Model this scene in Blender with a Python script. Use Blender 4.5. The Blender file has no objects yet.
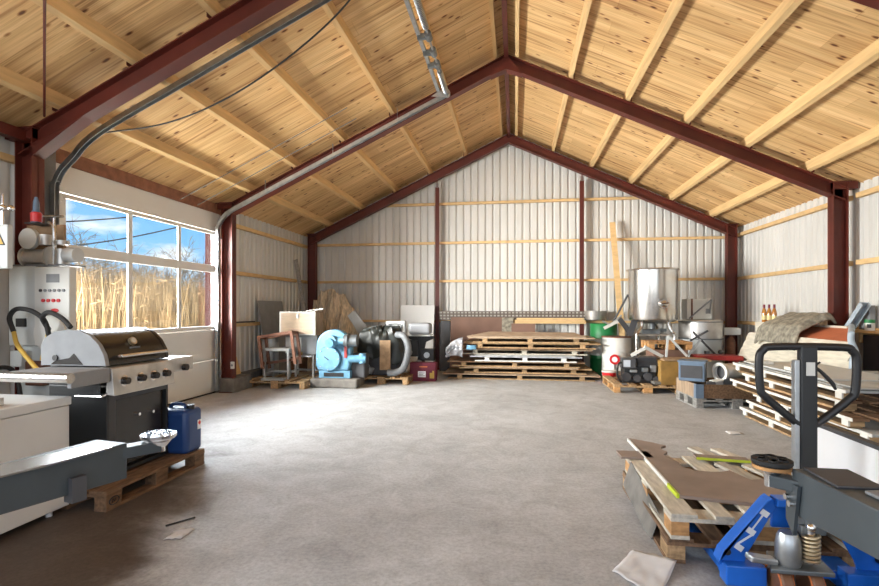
import bpy, bmesh, math, random
from mathutils import Vector, Matrix, Euler, noise
random.seed(7)
PI = math.pi
R = math.radians
C = bpy.context.scene.collection

# ------------------------------------------------------------------ materials
def mat(name, col, rough=0.6, metal=0.0, var=0.0, scale=6.0, stretch=(1, 1, 1), col2=None, bump=0.0,
        detail=4.0, spec=0.5, rand=0.0, thr=(0.35, 0.65)):
    m = bpy.data.materials.new(name); m.use_nodes = True
    nt = m.node_tree; b = nt.nodes['Principled BSDF']
    b.inputs['Roughness'].default_value = rough
    b.inputs['Metallic'].default_value = metal
    b.inputs['Specular IOR Level'].default_value = spec
    b.inputs['Base Color'].default_value = (*col, 1)
    if var > 0 or col2:
        tc = nt.nodes.new('ShaderNodeTexCoord'); mp = nt.nodes.new('ShaderNodeMapping')
        mp.inputs['Scale'].default_value = stretch
        nt.links.new(tc.outputs['Object'], mp.inputs['Vector'])
        n = nt.nodes.new('ShaderNodeTexNoise'); n.inputs['Scale'].default_value = scale
        n.inputs['Detail'].default_value = detail
        nt.links.new(mp.outputs['Vector'], n.inputs['Vector'])
        r = nt.nodes.new('ShaderNodeValToRGB')
        c2 = col2 or tuple(c * (1 - var) for c in col)
        r.color_ramp.elements[0].position = thr[0]; r.color_ramp.elements[1].position = thr[1]
        r.color_ramp.elements[0].color = (*c2, 1); r.color_ramp.elements[1].color = (*col, 1)
        nt.links.new(n.outputs['Fac'], r.inputs['Fac'])
        out = r.outputs['Color']
        if rand > 0:
            oi = nt.nodes.new('ShaderNodeObjectInfo')
            mr = nt.nodes.new('ShaderNodeMapRange')
            mr.inputs['To Min'].default_value = 1 - rand; mr.inputs['To Max'].default_value = 1 + rand * 0.5
            nt.links.new(oi.outputs['Random'], mr.inputs['Value'])
            mx = nt.nodes.new('ShaderNodeVectorMath'); mx.operation = 'SCALE'
            nt.links.new(out, mx.inputs[0]); nt.links.new(mr.outputs['Result'], mx.inputs['Scale'])
            out = mx.outputs['Vector']
        nt.links.new(out, b.inputs['Base Color'])
        if bump > 0:
            bp = nt.nodes.new('ShaderNodeBump'); bp.inputs['Strength'].default_value = bump
            bp.inputs['Distance'].default_value = 0.02
            nt.links.new(n.outputs['Fac'], bp.inputs['Height']); nt.links.new(bp.outputs['Normal'], b.inputs['Normal'])
    return m

M = {}
M['steel_red'] = mat('red oxide steel', (0.115, 0.018, 0.010), 0.5, 0, 0.3, 3)
M['dimmed_red'] = mat('dark red paint dimmed against lamps', (0.009, 0.0015, 0.001), 0.9, spec=0.0)  # base colour darkened to offset the strong lamps outside the door
M['cowl_grey'] = mat('grey cowl paint', (0.30, 0.31, 0.33), 0.4)
M['cap_steel'] = mat('grey brushed steel', (0.30, 0.31, 0.32), 0.85, 0.0, 0.15, 6, spec=0.2)
M['bright_white'] = mat('bright white laminate', (0.88, 0.89, 0.90), 0.4, 0, 0.03, 3)
M['clad'] = mat('light grey steel cladding', (0.66, 0.65, 0.62), 0.45, 0, 0.10, 1.5, (1, 1, 0.4))
M['timber'] = mat('pale sawn timber', (0.76, 0.51, 0.24), 0.7, 0, 0.2, 3, (6, 0.6, 6), rand=0.12)
M['timber_g'] = mat('pale sawn girt timber', (0.74, 0.50, 0.24), 0.7, 0, 0.18, 3, (2, 2, 6), rand=0.12)
M['header'] = mat('red-brown board', (0.30, 0.13, 0.075), 0.8, 0, 0.35, 8, (1, 1, 1))
M['door_white'] = mat('white door panel', (0.74, 0.74, 0.71), 0.4, 0, 0.05, 2)
M['galv'] = mat('galvanised steel', (0.50, 0.52, 0.53), 0.38, 0.85, 0.2, 12)
M['galv_dark'] = mat('dark galvanised steel', (0.22, 0.24, 0.25), 0.45, 0.7, 0.3, 12)
M['stainless'] = mat('stainless steel', (0.66, 0.64, 0.61), 0.24, 1.0, 0.08, 4, (1, 1, 8))
M['stainless_dull'] = mat('dull stainless steel', (0.60, 0.58, 0.55), 0.42, 0.8, 0.25, 6)
M['chrome'] = mat('chrome', (0.85, 0.85, 0.85), 0.10, 1.0)
M['black'] = mat('black plastic', (0.012, 0.012, 0.013), 0.45)
M['black_gloss'] = mat('black enamel', (0.018, 0.015, 0.013), 0.25)
M['black_steel'] = mat('black powder-coated steel', (0.016, 0.017, 0.018), 0.4, 0, 0.2, 8)
M['rubber'] = mat('black rubber', (0.02, 0.02, 0.02), 0.8, 0, 0.3, 10)
M['arm_grey'] = mat('blue-grey painted steel', (0.052, 0.064, 0.072), 0.42, 0, 0.18, 5)
M['white_paint'] = mat('white painted sheet', (0.70, 0.71, 0.70), 0.4, 0, 0.07, 3)
M['off_white'] = mat('off-white enamel', (0.66, 0.66, 0.62), 0.5, 0, 0.1, 4)
M['grey_light'] = mat('light grey enamel', (0.55, 0.57, 0.56), 0.45, 0, 0.08, 3)
M['grey_mid'] = mat('mid grey paint', (0.22, 0.23, 0.24), 0.55, 0, 0.2, 6)
M['grey_dark'] = mat('dark grey paint', (0.06, 0.06, 0.065), 0.6, 0, 0.2, 6)
M['blue_hdpe'] = mat('blue plastic', (0.012, 0.045, 0.16), 0.4)
M['blue_truck'] = mat('bright blue paint', (0.012, 0.14, 0.62), 0.35, 0, 0.2, 6)
M['blue_light'] = mat('light blue paint', (0.135, 0.32, 0.47), 0.45, 0, 0.25, 9)
M['blue_grey'] = mat('blue-grey plastic', (0.13, 0.19, 0.27), 0.55, 0, 0.2, 8)
M['green'] = mat('green drum paint', (0.012, 0.20, 0.055), 0.45, 0, 0.2, 5)
M['red'] = mat('red paint', (0.55, 0.02, 0.025), 0.4)
M['red_dark'] = mat('dark red paint', (0.30, 0.018, 0.015), 0.5, 0, 0.3, 6)
M['maroon'] = mat('maroon card', (0.16, 0.012, 0.035), 0.6, 0, 0.2, 7)
M['yellow'] = mat('yellow', (0.58, 0.38, 0.07), 0.5)
M['lime'] = mat('lime edge paint', (0.45, 0.55, 0.03), 0.6)
M['white_mark'] = mat('white print', (0.8, 0.82, 0.85), 0.5)
M['pal'] = mat('worn pallet timber', (0.50, 0.32, 0.16), 0.8, 0, 0.45, 7, (5, 1, 5), rand=0.3, bump=0.2)
M['pal_dark'] = mat('dark old pallet timber', (0.24, 0.135, 0.07), 0.8, 0, 0.5, 7, (5, 1, 5), rand=0.25, bump=0.2)
M['pal_pale'] = mat('pale weathered pallet timber', (0.60, 0.55, 0.45), 0.8, 0, 0.3, 7, (5, 1, 5), rand=0.25, bump=0.2)
M['pal_orange'] = mat('fresh orange pallet timber', (0.55, 0.29, 0.11), 0.75, 0, 0.4, 7, (2, 2, 5), rand=0.25, bump=0.2)
M['pal_grey'] = mat('grey weathered pallet timber', (0.32, 0.31, 0.29), 0.85, 0, 0.4, 7, (5, 1, 5), rand=0.2, bump=0.2)
M['block_white'] = mat('whitewashed pallet block', (0.72, 0.70, 0.64), 0.8, 0, 0.2, 9)
M['ply_brown'] = mat('brown film-faced plywood', (0.27, 0.205, 0.17), 0.5, 0, 0.3, 3, (1, 1, 1))
M['ply_tan'] = mat('dusty tan plywood', (0.50, 0.36, 0.24), 0.7, 0, 0.35, 4, (1, 4, 1), rand=0.3)
M['ply_front'] = mat('pale plywood front', (0.66, 0.52, 0.37), 0.7, 0, 0.2, 4, (1, 1, 5))
M['panel_brown'] = mat('brown panel', (0.21, 0.115, 0.08), 0.6, 0, 0.2, 3)
M['rust'] = mat('rusty brown steel', (0.22, 0.095, 0.055), 0.75, 0, 0.45, 14)
M['concrete_b'] = mat('old concrete block', (0.20, 0.185, 0.165), 0.9, 0, 0.4, 7, bump=0.3)
M['slate'] = mat('grey sheet board', (0.50, 0.51, 0.49), 0.6, 0, 0.25, 4, rand=0.2)
M['plast'] = mat('clear plastic wrap over board', (0.48, 0.49, 0.52), 0.3, 0.1, 0.45, 9)
M['canvas'] = mat('tan fibrous matting', (0.80, 0.67, 0.50), 0.95, 0, 0.45, 6, (7, 3, 1.2), bump=0.6)
M['tarp'] = mat('dark green-grey tarpaulin', (0.026, 0.030, 0.026), 0.45, 0, 0.4, 5)
M['hose'] = mat('grey ribbed hose', (0.16, 0.17, 0.18), 0.55, 0, 0.2, 20)
M['rug'] = mat('speckled grey-green rug', (0.36, 0.33, 0.26), 0.95, 0, 0.55, 14, bump=0.4)
M['cream'] = mat('cream painted plank', (0.70, 0.65, 0.54), 0.6, 0, 0.22, 4, (3, 1, 6))
M['terra'] = mat('terracotta paint', (0.52, 0.15, 0.065), 0.6, 0, 0.2, 4)
M['rim_blue'] = mat('pale blue-grey rim', (0.42, 0.50, 0.57), 0.5, 0, 0.15, 6)
M['amber'] = mat('amber glass bottle', (0.42, 0.17, 0.03), 0.12, 0, 0, spec=0.8)
M['label_y'] = mat('cream bottle label', (0.75, 0.62, 0.30), 0.6)
M['ochre'] = mat('ochre box', (0.34, 0.19, 0.045), 0.7, 0, 0.3, 6)
M['pump_orange'] = mat('orange wheel rim', (0.60, 0.16, 0.04), 0.5)
M['wheel_brown'] = mat('brown polyurethane tyre', (0.20, 0.09, 0.045), 0.5, 0, 0.25, 12)
M['brass'] = mat('brassy spring steel', (0.55, 0.45, 0.30), 0.35, 0.9)
M['paper'] = mat('crumpled white paper', (0.62, 0.62, 0.62), 0.8)
M['reed'] = mat('dry golden reed', (0.48, 0.325, 0.165), 0.9, 0, 0.3, 0.8, rand=0)
M['branch'] = mat('pale winter branches', (0.40, 0.34, 0.24), 0.9)
M['soil'] = mat('rough grass ground', (0.20, 0.17, 0.09), 0.95, 0, 0.4, 2)
M['osb'] = mat('tan wood board', (0.42, 0.27, 0.15), 0.8, 0, 0.35, 10)
M['cable'] = mat('black cable', (0.01, 0.01, 0.01), 0.6)
M['screen'] = mat('pale display', (0.50, 0.55, 0.62), 0.25)

def floor_mat():
    m = bpy.data.materials.new('stained concrete with painted shade'); m.use_nodes = True
    nt = m.node_tree; L = nt.links.new; N = nt.nodes.new
    b = nt.nodes['Principled BSDF']
    tc = N('ShaderNodeTexCoord')
    def nz(scale, det, dist=0.0, rough=0.6):
        n = N('ShaderNodeTexNoise'); n.inputs['Scale'].default_value = scale; n.inputs['Detail'].default_value = det
        n.inputs['Distortion'].default_value = dist; n.inputs['Roughness'].default_value = rough
        L(tc.outputs['Object'], n.inputs['Vector']); return n
    def ramp(src, p0, p1, c0, c1):
        r = N('ShaderNodeValToRGB'); r.color_ramp.elements[0].position = p0; r.color_ramp.elements[1].position = p1
        r.color_ramp.elements[0].color = (*c0, 1); r.color_ramp.elements[1].color = (*c1, 1); L(src, r.inputs['Fac']); return r
    a = ramp(nz(0.7, 8, 0.6).outputs['Fac'], 0.32, 0.68, (0.40, 0.405, 0.41), (0.535, 0.545, 0.555))
    bb = ramp(nz(3.2, 10, 1.0, 0.7).outputs['Fac'], 0.33, 0.62, (0.74, 0.73, 0.72), (1, 1, 1))
    c = ramp(nz(38, 6, 0, 0.7).outputs['Fac'], 0.30, 0.6, (0.72, 0.72, 0.72), (1.05, 1.05, 1.05))
    m1 = N('ShaderNodeMix'); m1.data_type = 'RGBA'; m1.blend_type = 'MULTIPLY'; m1.inputs['Factor'].default_value = 1
    L(a.outputs['Color'], m1.inputs['A']); L(bb.outputs['Color'], m1.inputs['B'])
    m2 = N('ShaderNodeMix'); m2.data_type = 'RGBA'; m2.blend_type = 'MULTIPLY'; m2.inputs['Factor'].default_value = 1
    L(m1.outputs['Result'], m2.inputs['A']); L(c.outputs['Color'], m2.inputs['B'])
    # shade around the machines painted brown into the floor, with oily stains
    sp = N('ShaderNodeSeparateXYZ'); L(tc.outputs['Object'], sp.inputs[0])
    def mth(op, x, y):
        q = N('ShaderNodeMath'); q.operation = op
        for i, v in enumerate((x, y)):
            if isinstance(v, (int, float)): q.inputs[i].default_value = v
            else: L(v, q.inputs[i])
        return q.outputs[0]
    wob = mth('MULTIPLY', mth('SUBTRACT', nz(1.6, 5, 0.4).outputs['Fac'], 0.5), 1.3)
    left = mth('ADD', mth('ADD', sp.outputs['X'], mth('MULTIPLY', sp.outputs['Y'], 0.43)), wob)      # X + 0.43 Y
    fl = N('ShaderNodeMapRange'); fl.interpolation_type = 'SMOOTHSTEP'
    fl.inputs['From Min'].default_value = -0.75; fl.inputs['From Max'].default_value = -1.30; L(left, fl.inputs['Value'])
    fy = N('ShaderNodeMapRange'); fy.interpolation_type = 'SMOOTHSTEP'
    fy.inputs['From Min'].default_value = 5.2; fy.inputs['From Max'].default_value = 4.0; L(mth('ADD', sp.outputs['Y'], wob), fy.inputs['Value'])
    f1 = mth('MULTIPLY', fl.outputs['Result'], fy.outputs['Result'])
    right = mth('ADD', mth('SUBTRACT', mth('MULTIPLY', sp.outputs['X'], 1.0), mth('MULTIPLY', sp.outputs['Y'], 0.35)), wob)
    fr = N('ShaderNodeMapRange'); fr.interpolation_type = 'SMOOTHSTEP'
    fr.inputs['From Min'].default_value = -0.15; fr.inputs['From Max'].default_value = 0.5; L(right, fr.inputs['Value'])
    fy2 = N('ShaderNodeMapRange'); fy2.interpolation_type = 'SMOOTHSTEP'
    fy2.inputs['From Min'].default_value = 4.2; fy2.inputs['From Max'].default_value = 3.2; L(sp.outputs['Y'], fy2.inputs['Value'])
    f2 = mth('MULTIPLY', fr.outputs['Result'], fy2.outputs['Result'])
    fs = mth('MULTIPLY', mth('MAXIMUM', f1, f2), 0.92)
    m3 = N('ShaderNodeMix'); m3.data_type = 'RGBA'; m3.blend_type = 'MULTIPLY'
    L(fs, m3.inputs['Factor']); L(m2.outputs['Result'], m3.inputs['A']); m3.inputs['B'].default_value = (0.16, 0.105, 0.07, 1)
    L(m3.outputs['Result'], b.inputs['Base Color'])
    rr = N('ShaderNodeMapRange'); rr.inputs['To Min'].default_value = 0.42; rr.inputs['To Max'].default_value = 0.8
    L(nz(2.0, 6).outputs['Fac'], rr.inputs['Value']); L(rr.outputs['Result'], b.inputs['Roughness'])
    bp = N('ShaderNodeBump'); bp.inputs['Strength'].default_value = 0.25; bp.inputs['Distance'].default_value = 0.012
    L(nz(14, 8, 0, 0.7).outputs['Fac'], bp.inputs['Height']); L(bp.outputs['Normal'], b.inputs['Normal'])
    return m

def ply_mat():
    m = bpy.data.materials.new('softwood plywood roof lining'); m.use_nodes = True
    nt = m.node_tree; L = nt.links.new; N = nt.nodes.new
    b = nt.nodes['Principled BSDF']; b.inputs['Roughness'].default_value = 0.65
    tc = N('ShaderNodeTexCoord')
    def mp(s):
        q = N('ShaderNodeMapping'); q.inputs['Scale'].default_value = s; L(tc.outputs['Object'], q.inputs['Vector']); return q.outputs['Vector']
    def nz(s, scale, det=5, dist=0.0):
        n = N('ShaderNodeTexNoise'); n.inputs['Scale'].default_value = scale; n.inputs['Detail'].default_value = det
        n.inputs['Distortion'].default_value = dist
        L(mp(s), n.inputs['Vector']); return n.outputs['Fac']
    def ramp(src, *st):
        r = N('ShaderNodeValToRGB')
        while len(r.color_ramp.elements) < len(st): r.color_ramp.elements.new(0.5)
        for e, (p, c) in zip(r.color_ramp.elements, st): e.position = p; e.color = (*c, 1)
        L(src, r.inputs['Fac']); return r.outputs['Color']
    def mul(x, y, f=1.0):
        k = N('ShaderNodeMix'); k.data_type = 'RGBA'; k.blend_type = 'MULTIPLY'; k.inputs['Factor'].default_value = f
        L(x, k.inputs['A']); L(y, k.inputs['B']); return k.outputs['Result']
    base = ramp(nz((0.35, 5.0, 0.35), 2.0, 6, 0.4), (0.30, (0.66, 0.40, 0.175)), (0.5, (0.82, 0.54, 0.255)), (0.7, (0.90, 0.64, 0.33)))
    fine = ramp(nz((0.5, 22, 0.5), 3.0, 5, 0.5), (0.3, (0.78, 0.74, 0.68)), (0.6, (1, 1, 1)))
    br = N('ShaderNodeTexBrick'); br.inputs['Scale'].default_value = 1.0
    br.inputs['Brick Width'].default_value = 1.9; br.inputs['Row Height'].default_value = 0.27
    br.inputs['Mortar Size'].default_value = 0.0035; br.inputs['Mortar Smooth'].default_value = 0.2
    br.inputs['Color1'].default_value = (1, 1, 1, 1); br.inputs['Color2'].default_value = (0.76, 0.71, 0.65, 1)
    br.inputs['Mortar'].default_value = (0.74, 0.66, 0.58, 1); br.offset = 0.37
    L(mp((1, 1, 0)), br.inputs['Vector'])
    vo = N('ShaderNodeTexVoronoi'); vo.inputs['Scale'].default_value = 4.4; vo.inputs['Randomness'].default_value = 1
    L(mp((0.85, 1.9, 0)), vo.inputs['Vector'])
    kn = ramp(vo.outputs['Distance'], (0.085, (0.18, 0.09, 0.05)), (0.125, (0.55, 0.40, 0.28)), (0.19, (1, 1, 1)))
    streak = ramp(nz((0.22, 6.0, 0.22), 3.1, 2, 0.2), (0.56, (1, 1, 1)), (0.68, (0.50, 0.37, 0.26)))
    out = mul(mul(mul(mul(base, fine), br.outputs['Color']), kn), streak, 0.85)
    L(out, b.inputs['Base Color'])
    return m
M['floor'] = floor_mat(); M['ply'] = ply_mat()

def glass_mat():
    m = bpy.data.materials.new('clear door glazing'); m.use_nodes = True
    nt = m.node_tree; nt.nodes.clear()
    o = nt.nodes.new('ShaderNodeOutputMaterial'); t = nt.nodes.new('ShaderNodeBsdfTransparent'); g = nt.nodes.new('ShaderNodeBsdfGlossy')
    t.inputs['Color'].default_value = (0.95, 0.97, 0.98, 1)
    g.inputs['Roughness'].default_value = 0.03
    x = nt.nodes.new('ShaderNodeMixShader'); x.inputs['Fac'].default_value = 0.05
    nt.links.new(t.outputs[0], x.inputs[1]); nt.links.new(g.outputs[0], x.inputs[2]); nt.links.new(x.outputs[0], o.inputs['Surface'])
    return m
M['glass'] = glass_mat()

def perf_mat():
    m = bpy.data.materials.new('perforated brown mesh band'); m.use_nodes = True
    nt = m.node_tree; b = nt.nodes['Principled BSDF']
    b.inputs['Roughness'].default_value = 0.6
    tc = nt.nodes.new('ShaderNodeTexCoord')
    ch = nt.nodes.new('ShaderNodeTexBrick'); ch.offset = 0.0
    ch.inputs['Scale'].default_value = 1.0; ch.inputs['Brick Width'].default_value = 0.085; ch.inputs['Row Height'].default_value = 0.07
    ch.inputs['Mortar Size'].default_value = 0.016; ch.inputs['Mortar Smooth'].default_value = 0.0
    ch.inputs['Color1'].default_value = (0.34, 0.32, 0.29, 1); ch.inputs['Color2'].default_value = (0.30, 0.28, 0.25, 1); ch.inputs['Mortar'].default_value = (0.10, 0.075, 0.06, 1)
    mp = nt.nodes.new('ShaderNodeMapping'); mp.inputs['Rotation'].default_value = (R(90), 0, 0)
    nt.links.new(tc.outputs['Object'], mp.inputs['Vector']); nt.links.new(mp.outputs['Vector'], ch.inputs['Vector'])
    nt.links.new(ch.outputs['Color'], b.inputs['Base Color'])
    return m
M['perf'] = perf_mat()

# ------------------------------------------------------------------ mesh builder
class MB:
    def __init__(s): s.bm = bmesh.new()
    def _add(s, fn, T=None):
        r = fn(); vs = r['verts']
        if T is not None: bmesh.ops.transform(s.bm, matrix=T, verts=vs)
        return vs
    def bx(s, x0, x1, y0, y1, z0, z1):
        return s.box(((x0 + x1) / 2, (y0 + y1) / 2, (z0 + z1) / 2), (abs(x1 - x0), abs(y1 - y0), abs(z1 - z0)))
    def box(s, c, sz, rot=(0, 0, 0)):
        T = Matrix.Translation(c) @ Euler(rot).to_matrix().to_4x4() @ Matrix.Diagonal((*sz, 1))
        s._add(lambda: bmesh.ops.create_cube(s.bm, size=1), T); return s
    def bar(s, p0, p1, w, h, up=(0, 0, 1)):
        p0, p1 = Vector(p0), Vector(p1); d = (p1 - p0); L = d.length; d.normalize()
        u = Vector(up); sd = d.cross(u)
        if sd.length < 1e-4: sd = d.cross(Vector((1, 0, 0)))
        sd.normalize(); u = sd.cross(d)
        Rm = Matrix((d, sd, u)).transposed().to_4x4()
        T = Matrix.Translation((p0 + p1) / 2) @ Rm @ Matrix.Diagonal((L, w, h, 1))
        s._add(lambda: bmesh.ops.create_cube(s.bm, size=1), T); return s
    def cyl(s, p0, p1, r, r2=None, n=20, cap=True):
        p0, p1 = Vector(p0), Vector(p1); d = p1 - p0; L = d.length
        q = Vector((0, 0, 1)).rotation_difference(d.normalized()).to_matrix().to_4x4()
        T = Matrix.Translation((p0 + p1) / 2) @ q
        s._add(lambda: bmesh.ops.create_cone(s.bm, cap_ends=cap, cap_tris=False, segments=n, radius1=r, radius2=r if r2 is None else r2, depth=L), T); return s
    def ball(s, c, r, sc=(1, 1, 1), n=14):
        T = Matrix.Translation(c) @ Matrix.Diagonal((*sc, 1))
        s._add(lambda: bmesh.ops.create_uvsphere(s.bm, u_segments=n, v_segments=max(6, n // 2), radius=r), T); return s
    def tube(s, pts, r, n=10, smooth=0, closed=False):
        P = [Vector(p) for p in pts]
        if smooth: P = catmull(P, smooth, closed)
        m = len(P); rings = []
        up = None
        for i, p in enumerate(P):
            a = P[(i - 1) % m] if (closed or i > 0) else P[i]
            b = P[(i + 1) % m] if (closed or i < m - 1) else P[i]
            t = (b - a).normalized()
            if up is None:
                up = Vector((0, 0, 1)) if abs(t.z) < 0.9 else Vector((1, 0, 0))
            sd = t.cross(up).normalized(); up = sd.cross(t).normalized()
            if isinstance(r, (list, tuple)):
                q = i * (len(r) - 1) / (m - 1); k0 = min(int(q), len(r) - 2); rr = r[k0] + (r[k0 + 1] - r[k0]) * (q - k0)
            else: rr = r
            rings.append([s.bm.verts.new(p + (sd * math.cos(2 * PI * k / n) + up * math.sin(2 * PI * k / n)) * rr) for k in range(n)])
        for i in range(m if closed else m - 1):
            A, B = rings[i], rings[(i + 1) % m]
            for k in range(n): s.bm.faces.new((A[k], A[(k + 1) % n], B[(k + 1) % n], B[k]))
        if not closed:
            s.bm.faces.new(rings[0][::-1]); s.bm.faces.new(rings[-1])
        return s
    def lathe(s, prof, c=(0, 0, 0), n=32, T=None):
        T = (Matrix.Translation(c) @ T) if T is not None else Matrix.Translation(c)
        rings = []
        for r, z in prof:
            if r < 1e-5: rings.append([s.bm.verts.new(T @ Vector((0, 0, z)))])
            else: rings.append([s.bm.verts.new(T @ Vector((r * math.cos(2 * PI * k / n), r * math.sin(2 * PI * k / n), z))) for k in range(n)])
        for A, B in zip(rings, rings[1:]):
            for k in range(n):
                k2 = (k + 1) % n
                if len(A) == 1 and len(B) == 1: continue
                if len(A) == 1: s.bm.faces.new((A[0], B[k2], B[k]))
                elif len(B) == 1: s.bm.faces.new((A[k], A[k2], B[0]))
                else: s.bm.faces.new((A[k], A[k2], B[k2], B[k]))
        for g, rev in (((rings[0], True), (rings[-1], False)) if prof[0] != prof[-1] else ()):
            if len(g) > 2: s.bm.faces.new(g[::-1] if rev else g)
        return s
    def prism(s, pts, vec):
        """polygon of 3-D points pushed along vec"""
        v = Vector(vec); A = [s.bm.verts.new(Vector(p)) for p in pts]; B = [s.bm.verts.new(Vector(p) + v) for p in pts]
        n = len(A)
        s.bm.faces.new(A[::-1]); s.bm.faces.new(B)
        for k in range(n): s.bm.faces.new((A[k], A[(k + 1) % n], B[(k + 1) % n], B[k]))
        return s
    def grid(s, fn, nu, nv):
        V = [[s.bm.verts.new(fn(i / nu, j / nv)) for j in range(nv + 1)] for i in range(nu + 1)]
        for i in range(nu):
            for j in range(nv): s.bm.faces.new((V[i][j], V[i + 1][j], V[i + 1][j + 1], V[i][j + 1]))
        return s
    def build(s, name, m, parent=None, smooth=True, bevel=0.0, solid=0.0, loc=None, seg=2):
        bmesh.ops.recalc_face_normals(s.bm, faces=s.bm.faces)
        me = bpy.data.meshes.new(name); s.bm.to_mesh(me); s.bm.free()
        me.materials.append(M[m] if isinstance(m, str) else m)
        if smooth:
            me.shade_smooth(); me.set_sharp_from_angle(angle=R(35))
        o = bpy.data.objects.new(name, me); C.objects.link(o)
        if parent is not None: o.parent = parent
        if loc is not None: o.location = loc
        if solid:
            q = o.modifiers.new('thickness', 'SOLIDIFY'); q.thickness = solid; q.offset = 0
        if bevel:
            q = o.modifiers.new('edge', 'BEVEL'); q.width = bevel; q.segments = seg; q.limit_method = 'ANGLE'; q.angle_limit = R(40)
        return o

def catmull(P, k, closed=False):
    out = []; m = len(P)
    for i in range(m if closed else m - 1):
        p1, p2 = P[i], P[(i + 1) % m]
        p0 = P[(i - 1) % m] if (closed or i > 0) else p1 * 2 - p2
        p3 = P[(i + 2) % m] if (closed or i < m - 2) else p2 * 2 - p1
        for j in range(k):
            t = j / k
            out.append(0.5 * ((2 * p1) + (p2 - p0) * t + (2 * p0 - 5 * p1 + 4 * p2 - p3) * t * t + (3 * p1 - p0 - 3 * p2 + p3) * t ** 3))
    if not closed: out.append(P[-1])
    return out

def thing(name, label, cat, loc=(0, 0, 0), rz=0.0, group=None):
    o = bpy.data.objects.new(name, None); C.objects.link(o)
    o.empty_display_size = 0.1
    o.location = loc; o.rotation_euler = (0, 0, rz)
    return tag(o, label, cat, group)
def tag(o, label, cat, group=None):
    o['label'] = label; o['category'] = cat
    if group: o['group'] = group
    return o
def struct(o, label=None):
    o['kind'] = 'structure'
    if label: o['label'] = label
    return o
def stuff(o, label, cat):
    o['kind'] = 'stuff'; o['label'] = label; o['category'] = cat; return o
def dup(root, loc, rz=0.0, label=None, group=None):
    def cp(o, parent):
        c = o.copy(); C.objects.link(c)
        if parent: c.parent = parent
        for ch in list(o.children): cp(ch, c)
        return c
    r = cp(root, None); r.location = loc; r.rotation_euler = (0, 0, rz)
    if label: r['label'] = label
    if group: r['group'] = group
    return r

# ------------------------------------------------------------------ setting
XR, ZR, SL = -0.14, 5.523, 0.469          # ridge line, underside of the purlins, slope
XL, XW = -5.20, 4.92                       # faces of side cladding
YG, Y0 = 12.0, -3.0
zt = lambda x: ZR - SL * abs(x - XR)       # underside of purlins = top of rafters
PH = 0.125
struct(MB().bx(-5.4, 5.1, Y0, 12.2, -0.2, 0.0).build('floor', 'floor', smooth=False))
struct(MB().box((0, 0, -0.26), (140, 140, 0.1)).build('ground', 'soil', smooth=False))

def cladding(name, pts, z0, ztop):
    b = MB()
    lo = [b.bm.verts.new((p[0], p[1], z0(p) if callable(z0) else z0)) for p in pts]
    hi = [b.bm.verts.new((p[0], p[1], ztop(p) if callable(ztop) else ztop)) for p in pts]
    for i in range(len(pts) - 1): b.bm.faces.new((lo[i], lo[i + 1], hi[i + 1], hi[i]))
    return struct(b.build(name, 'clad', smooth=False, solid=0.002))
def ribs(a, bnd, pitch=0.175, dep=0.034):
    out = []; t = a
    while t < bnd:
        out += [(t, 0), (t + pitch * 0.60, 0), (t + pitch * 0.70, dep), (t + pitch * 0.90, dep)]; t += pitch
    out.append((bnd, 0)); return [(min(p, bnd), d) for p, d in out]
cladding('wall_back', [(t, YG + d) for t, d in ribs(XL, XW)], 0.0, lambda p: zt(p[0]) + PH)
cladding('wall_right', [(XW + d, t) for t, d in ribs(Y0, YG)], 0.0, zt(XW) + PH)
cladding('wall_left', [(XL - d, t) for t, d in ribs(8.22, YG)], 0.0, zt(XL) + PH)
cladding('wall_left', [(XL - d, t) for t, d in ribs(Y0, -0.1)], 0.0, zt(XL) + PH)
cladding('wall_left', [(XL - d, t) for t, d in ribs(2.6, 4.86)], 0.0, zt(XL) + PH)
cladding('wall_left', [(XL - d, t) for t, d in ribs(-0.1, 2.6)], 0.0, 1.15)
cladding('wall_left', [(XL - d, t) for t, d in ribs(-0.1, 2.6)], 2.75, zt(XL) + PH)
w2 = bpy.data.objects.new('added_window', None); C.objects.link(w2); struct(w2)  # unseen window, added to bring side light to the right foreground
for y0, y1, z0, z1 in ((-0.12, 2.62, 1.10, 1.16), (-0.12, 2.62, 2.70, 2.76), (-0.12, -0.06, 1.16, 2.70), (2.56, 2.62, 1.16, 2.70), (1.22, 1.28, 1.16, 2.70)):
    MB().bx(-5.24, -5.18, y0, y1, z0, z1).build('added_window_frame', 'door_white', w2, smooth=False)
MB().bx(-5.214, -5.208, -0.06, 2.56, 1.16, 2.70).build('pane', 'glass', w2, smooth=False)
for s, nm in ((-1, 'ceiling'), (1, 'ceiling')):
    xe = XR + s * 5.35
    b = MB(); ze = zt(xe) + PH; z1 = ZR + PH
    b.prism([(XR, Y0, z1), (xe, Y0, ze), (xe, Y0, ze + 0.025), (XR, Y0, z1 + 0.025)], (0, YG + 0.2 - Y0, 0))
    struct(b.build(nm, 'ply', smooth=False))
# purlins
for s in (-1, 1):
    for k, dx in enumerate((0.17, 1.0, 1.85, 2.70, 3.55, 4.38)):
        b = MB(); xa = XR + s * dx; w = 0.055 / 2
        b.prism([(xa - w, Y0, zt(xa - w)), (xa + w, Y0, zt(xa + w)), (xa + w, Y0, zt(xa + w) + PH), (xa - w, Y0, zt(xa - w) + PH)], (0, YG - Y0, 0))
        struct(b.build('timber_purlin', 'timber', smooth=False))
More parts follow.
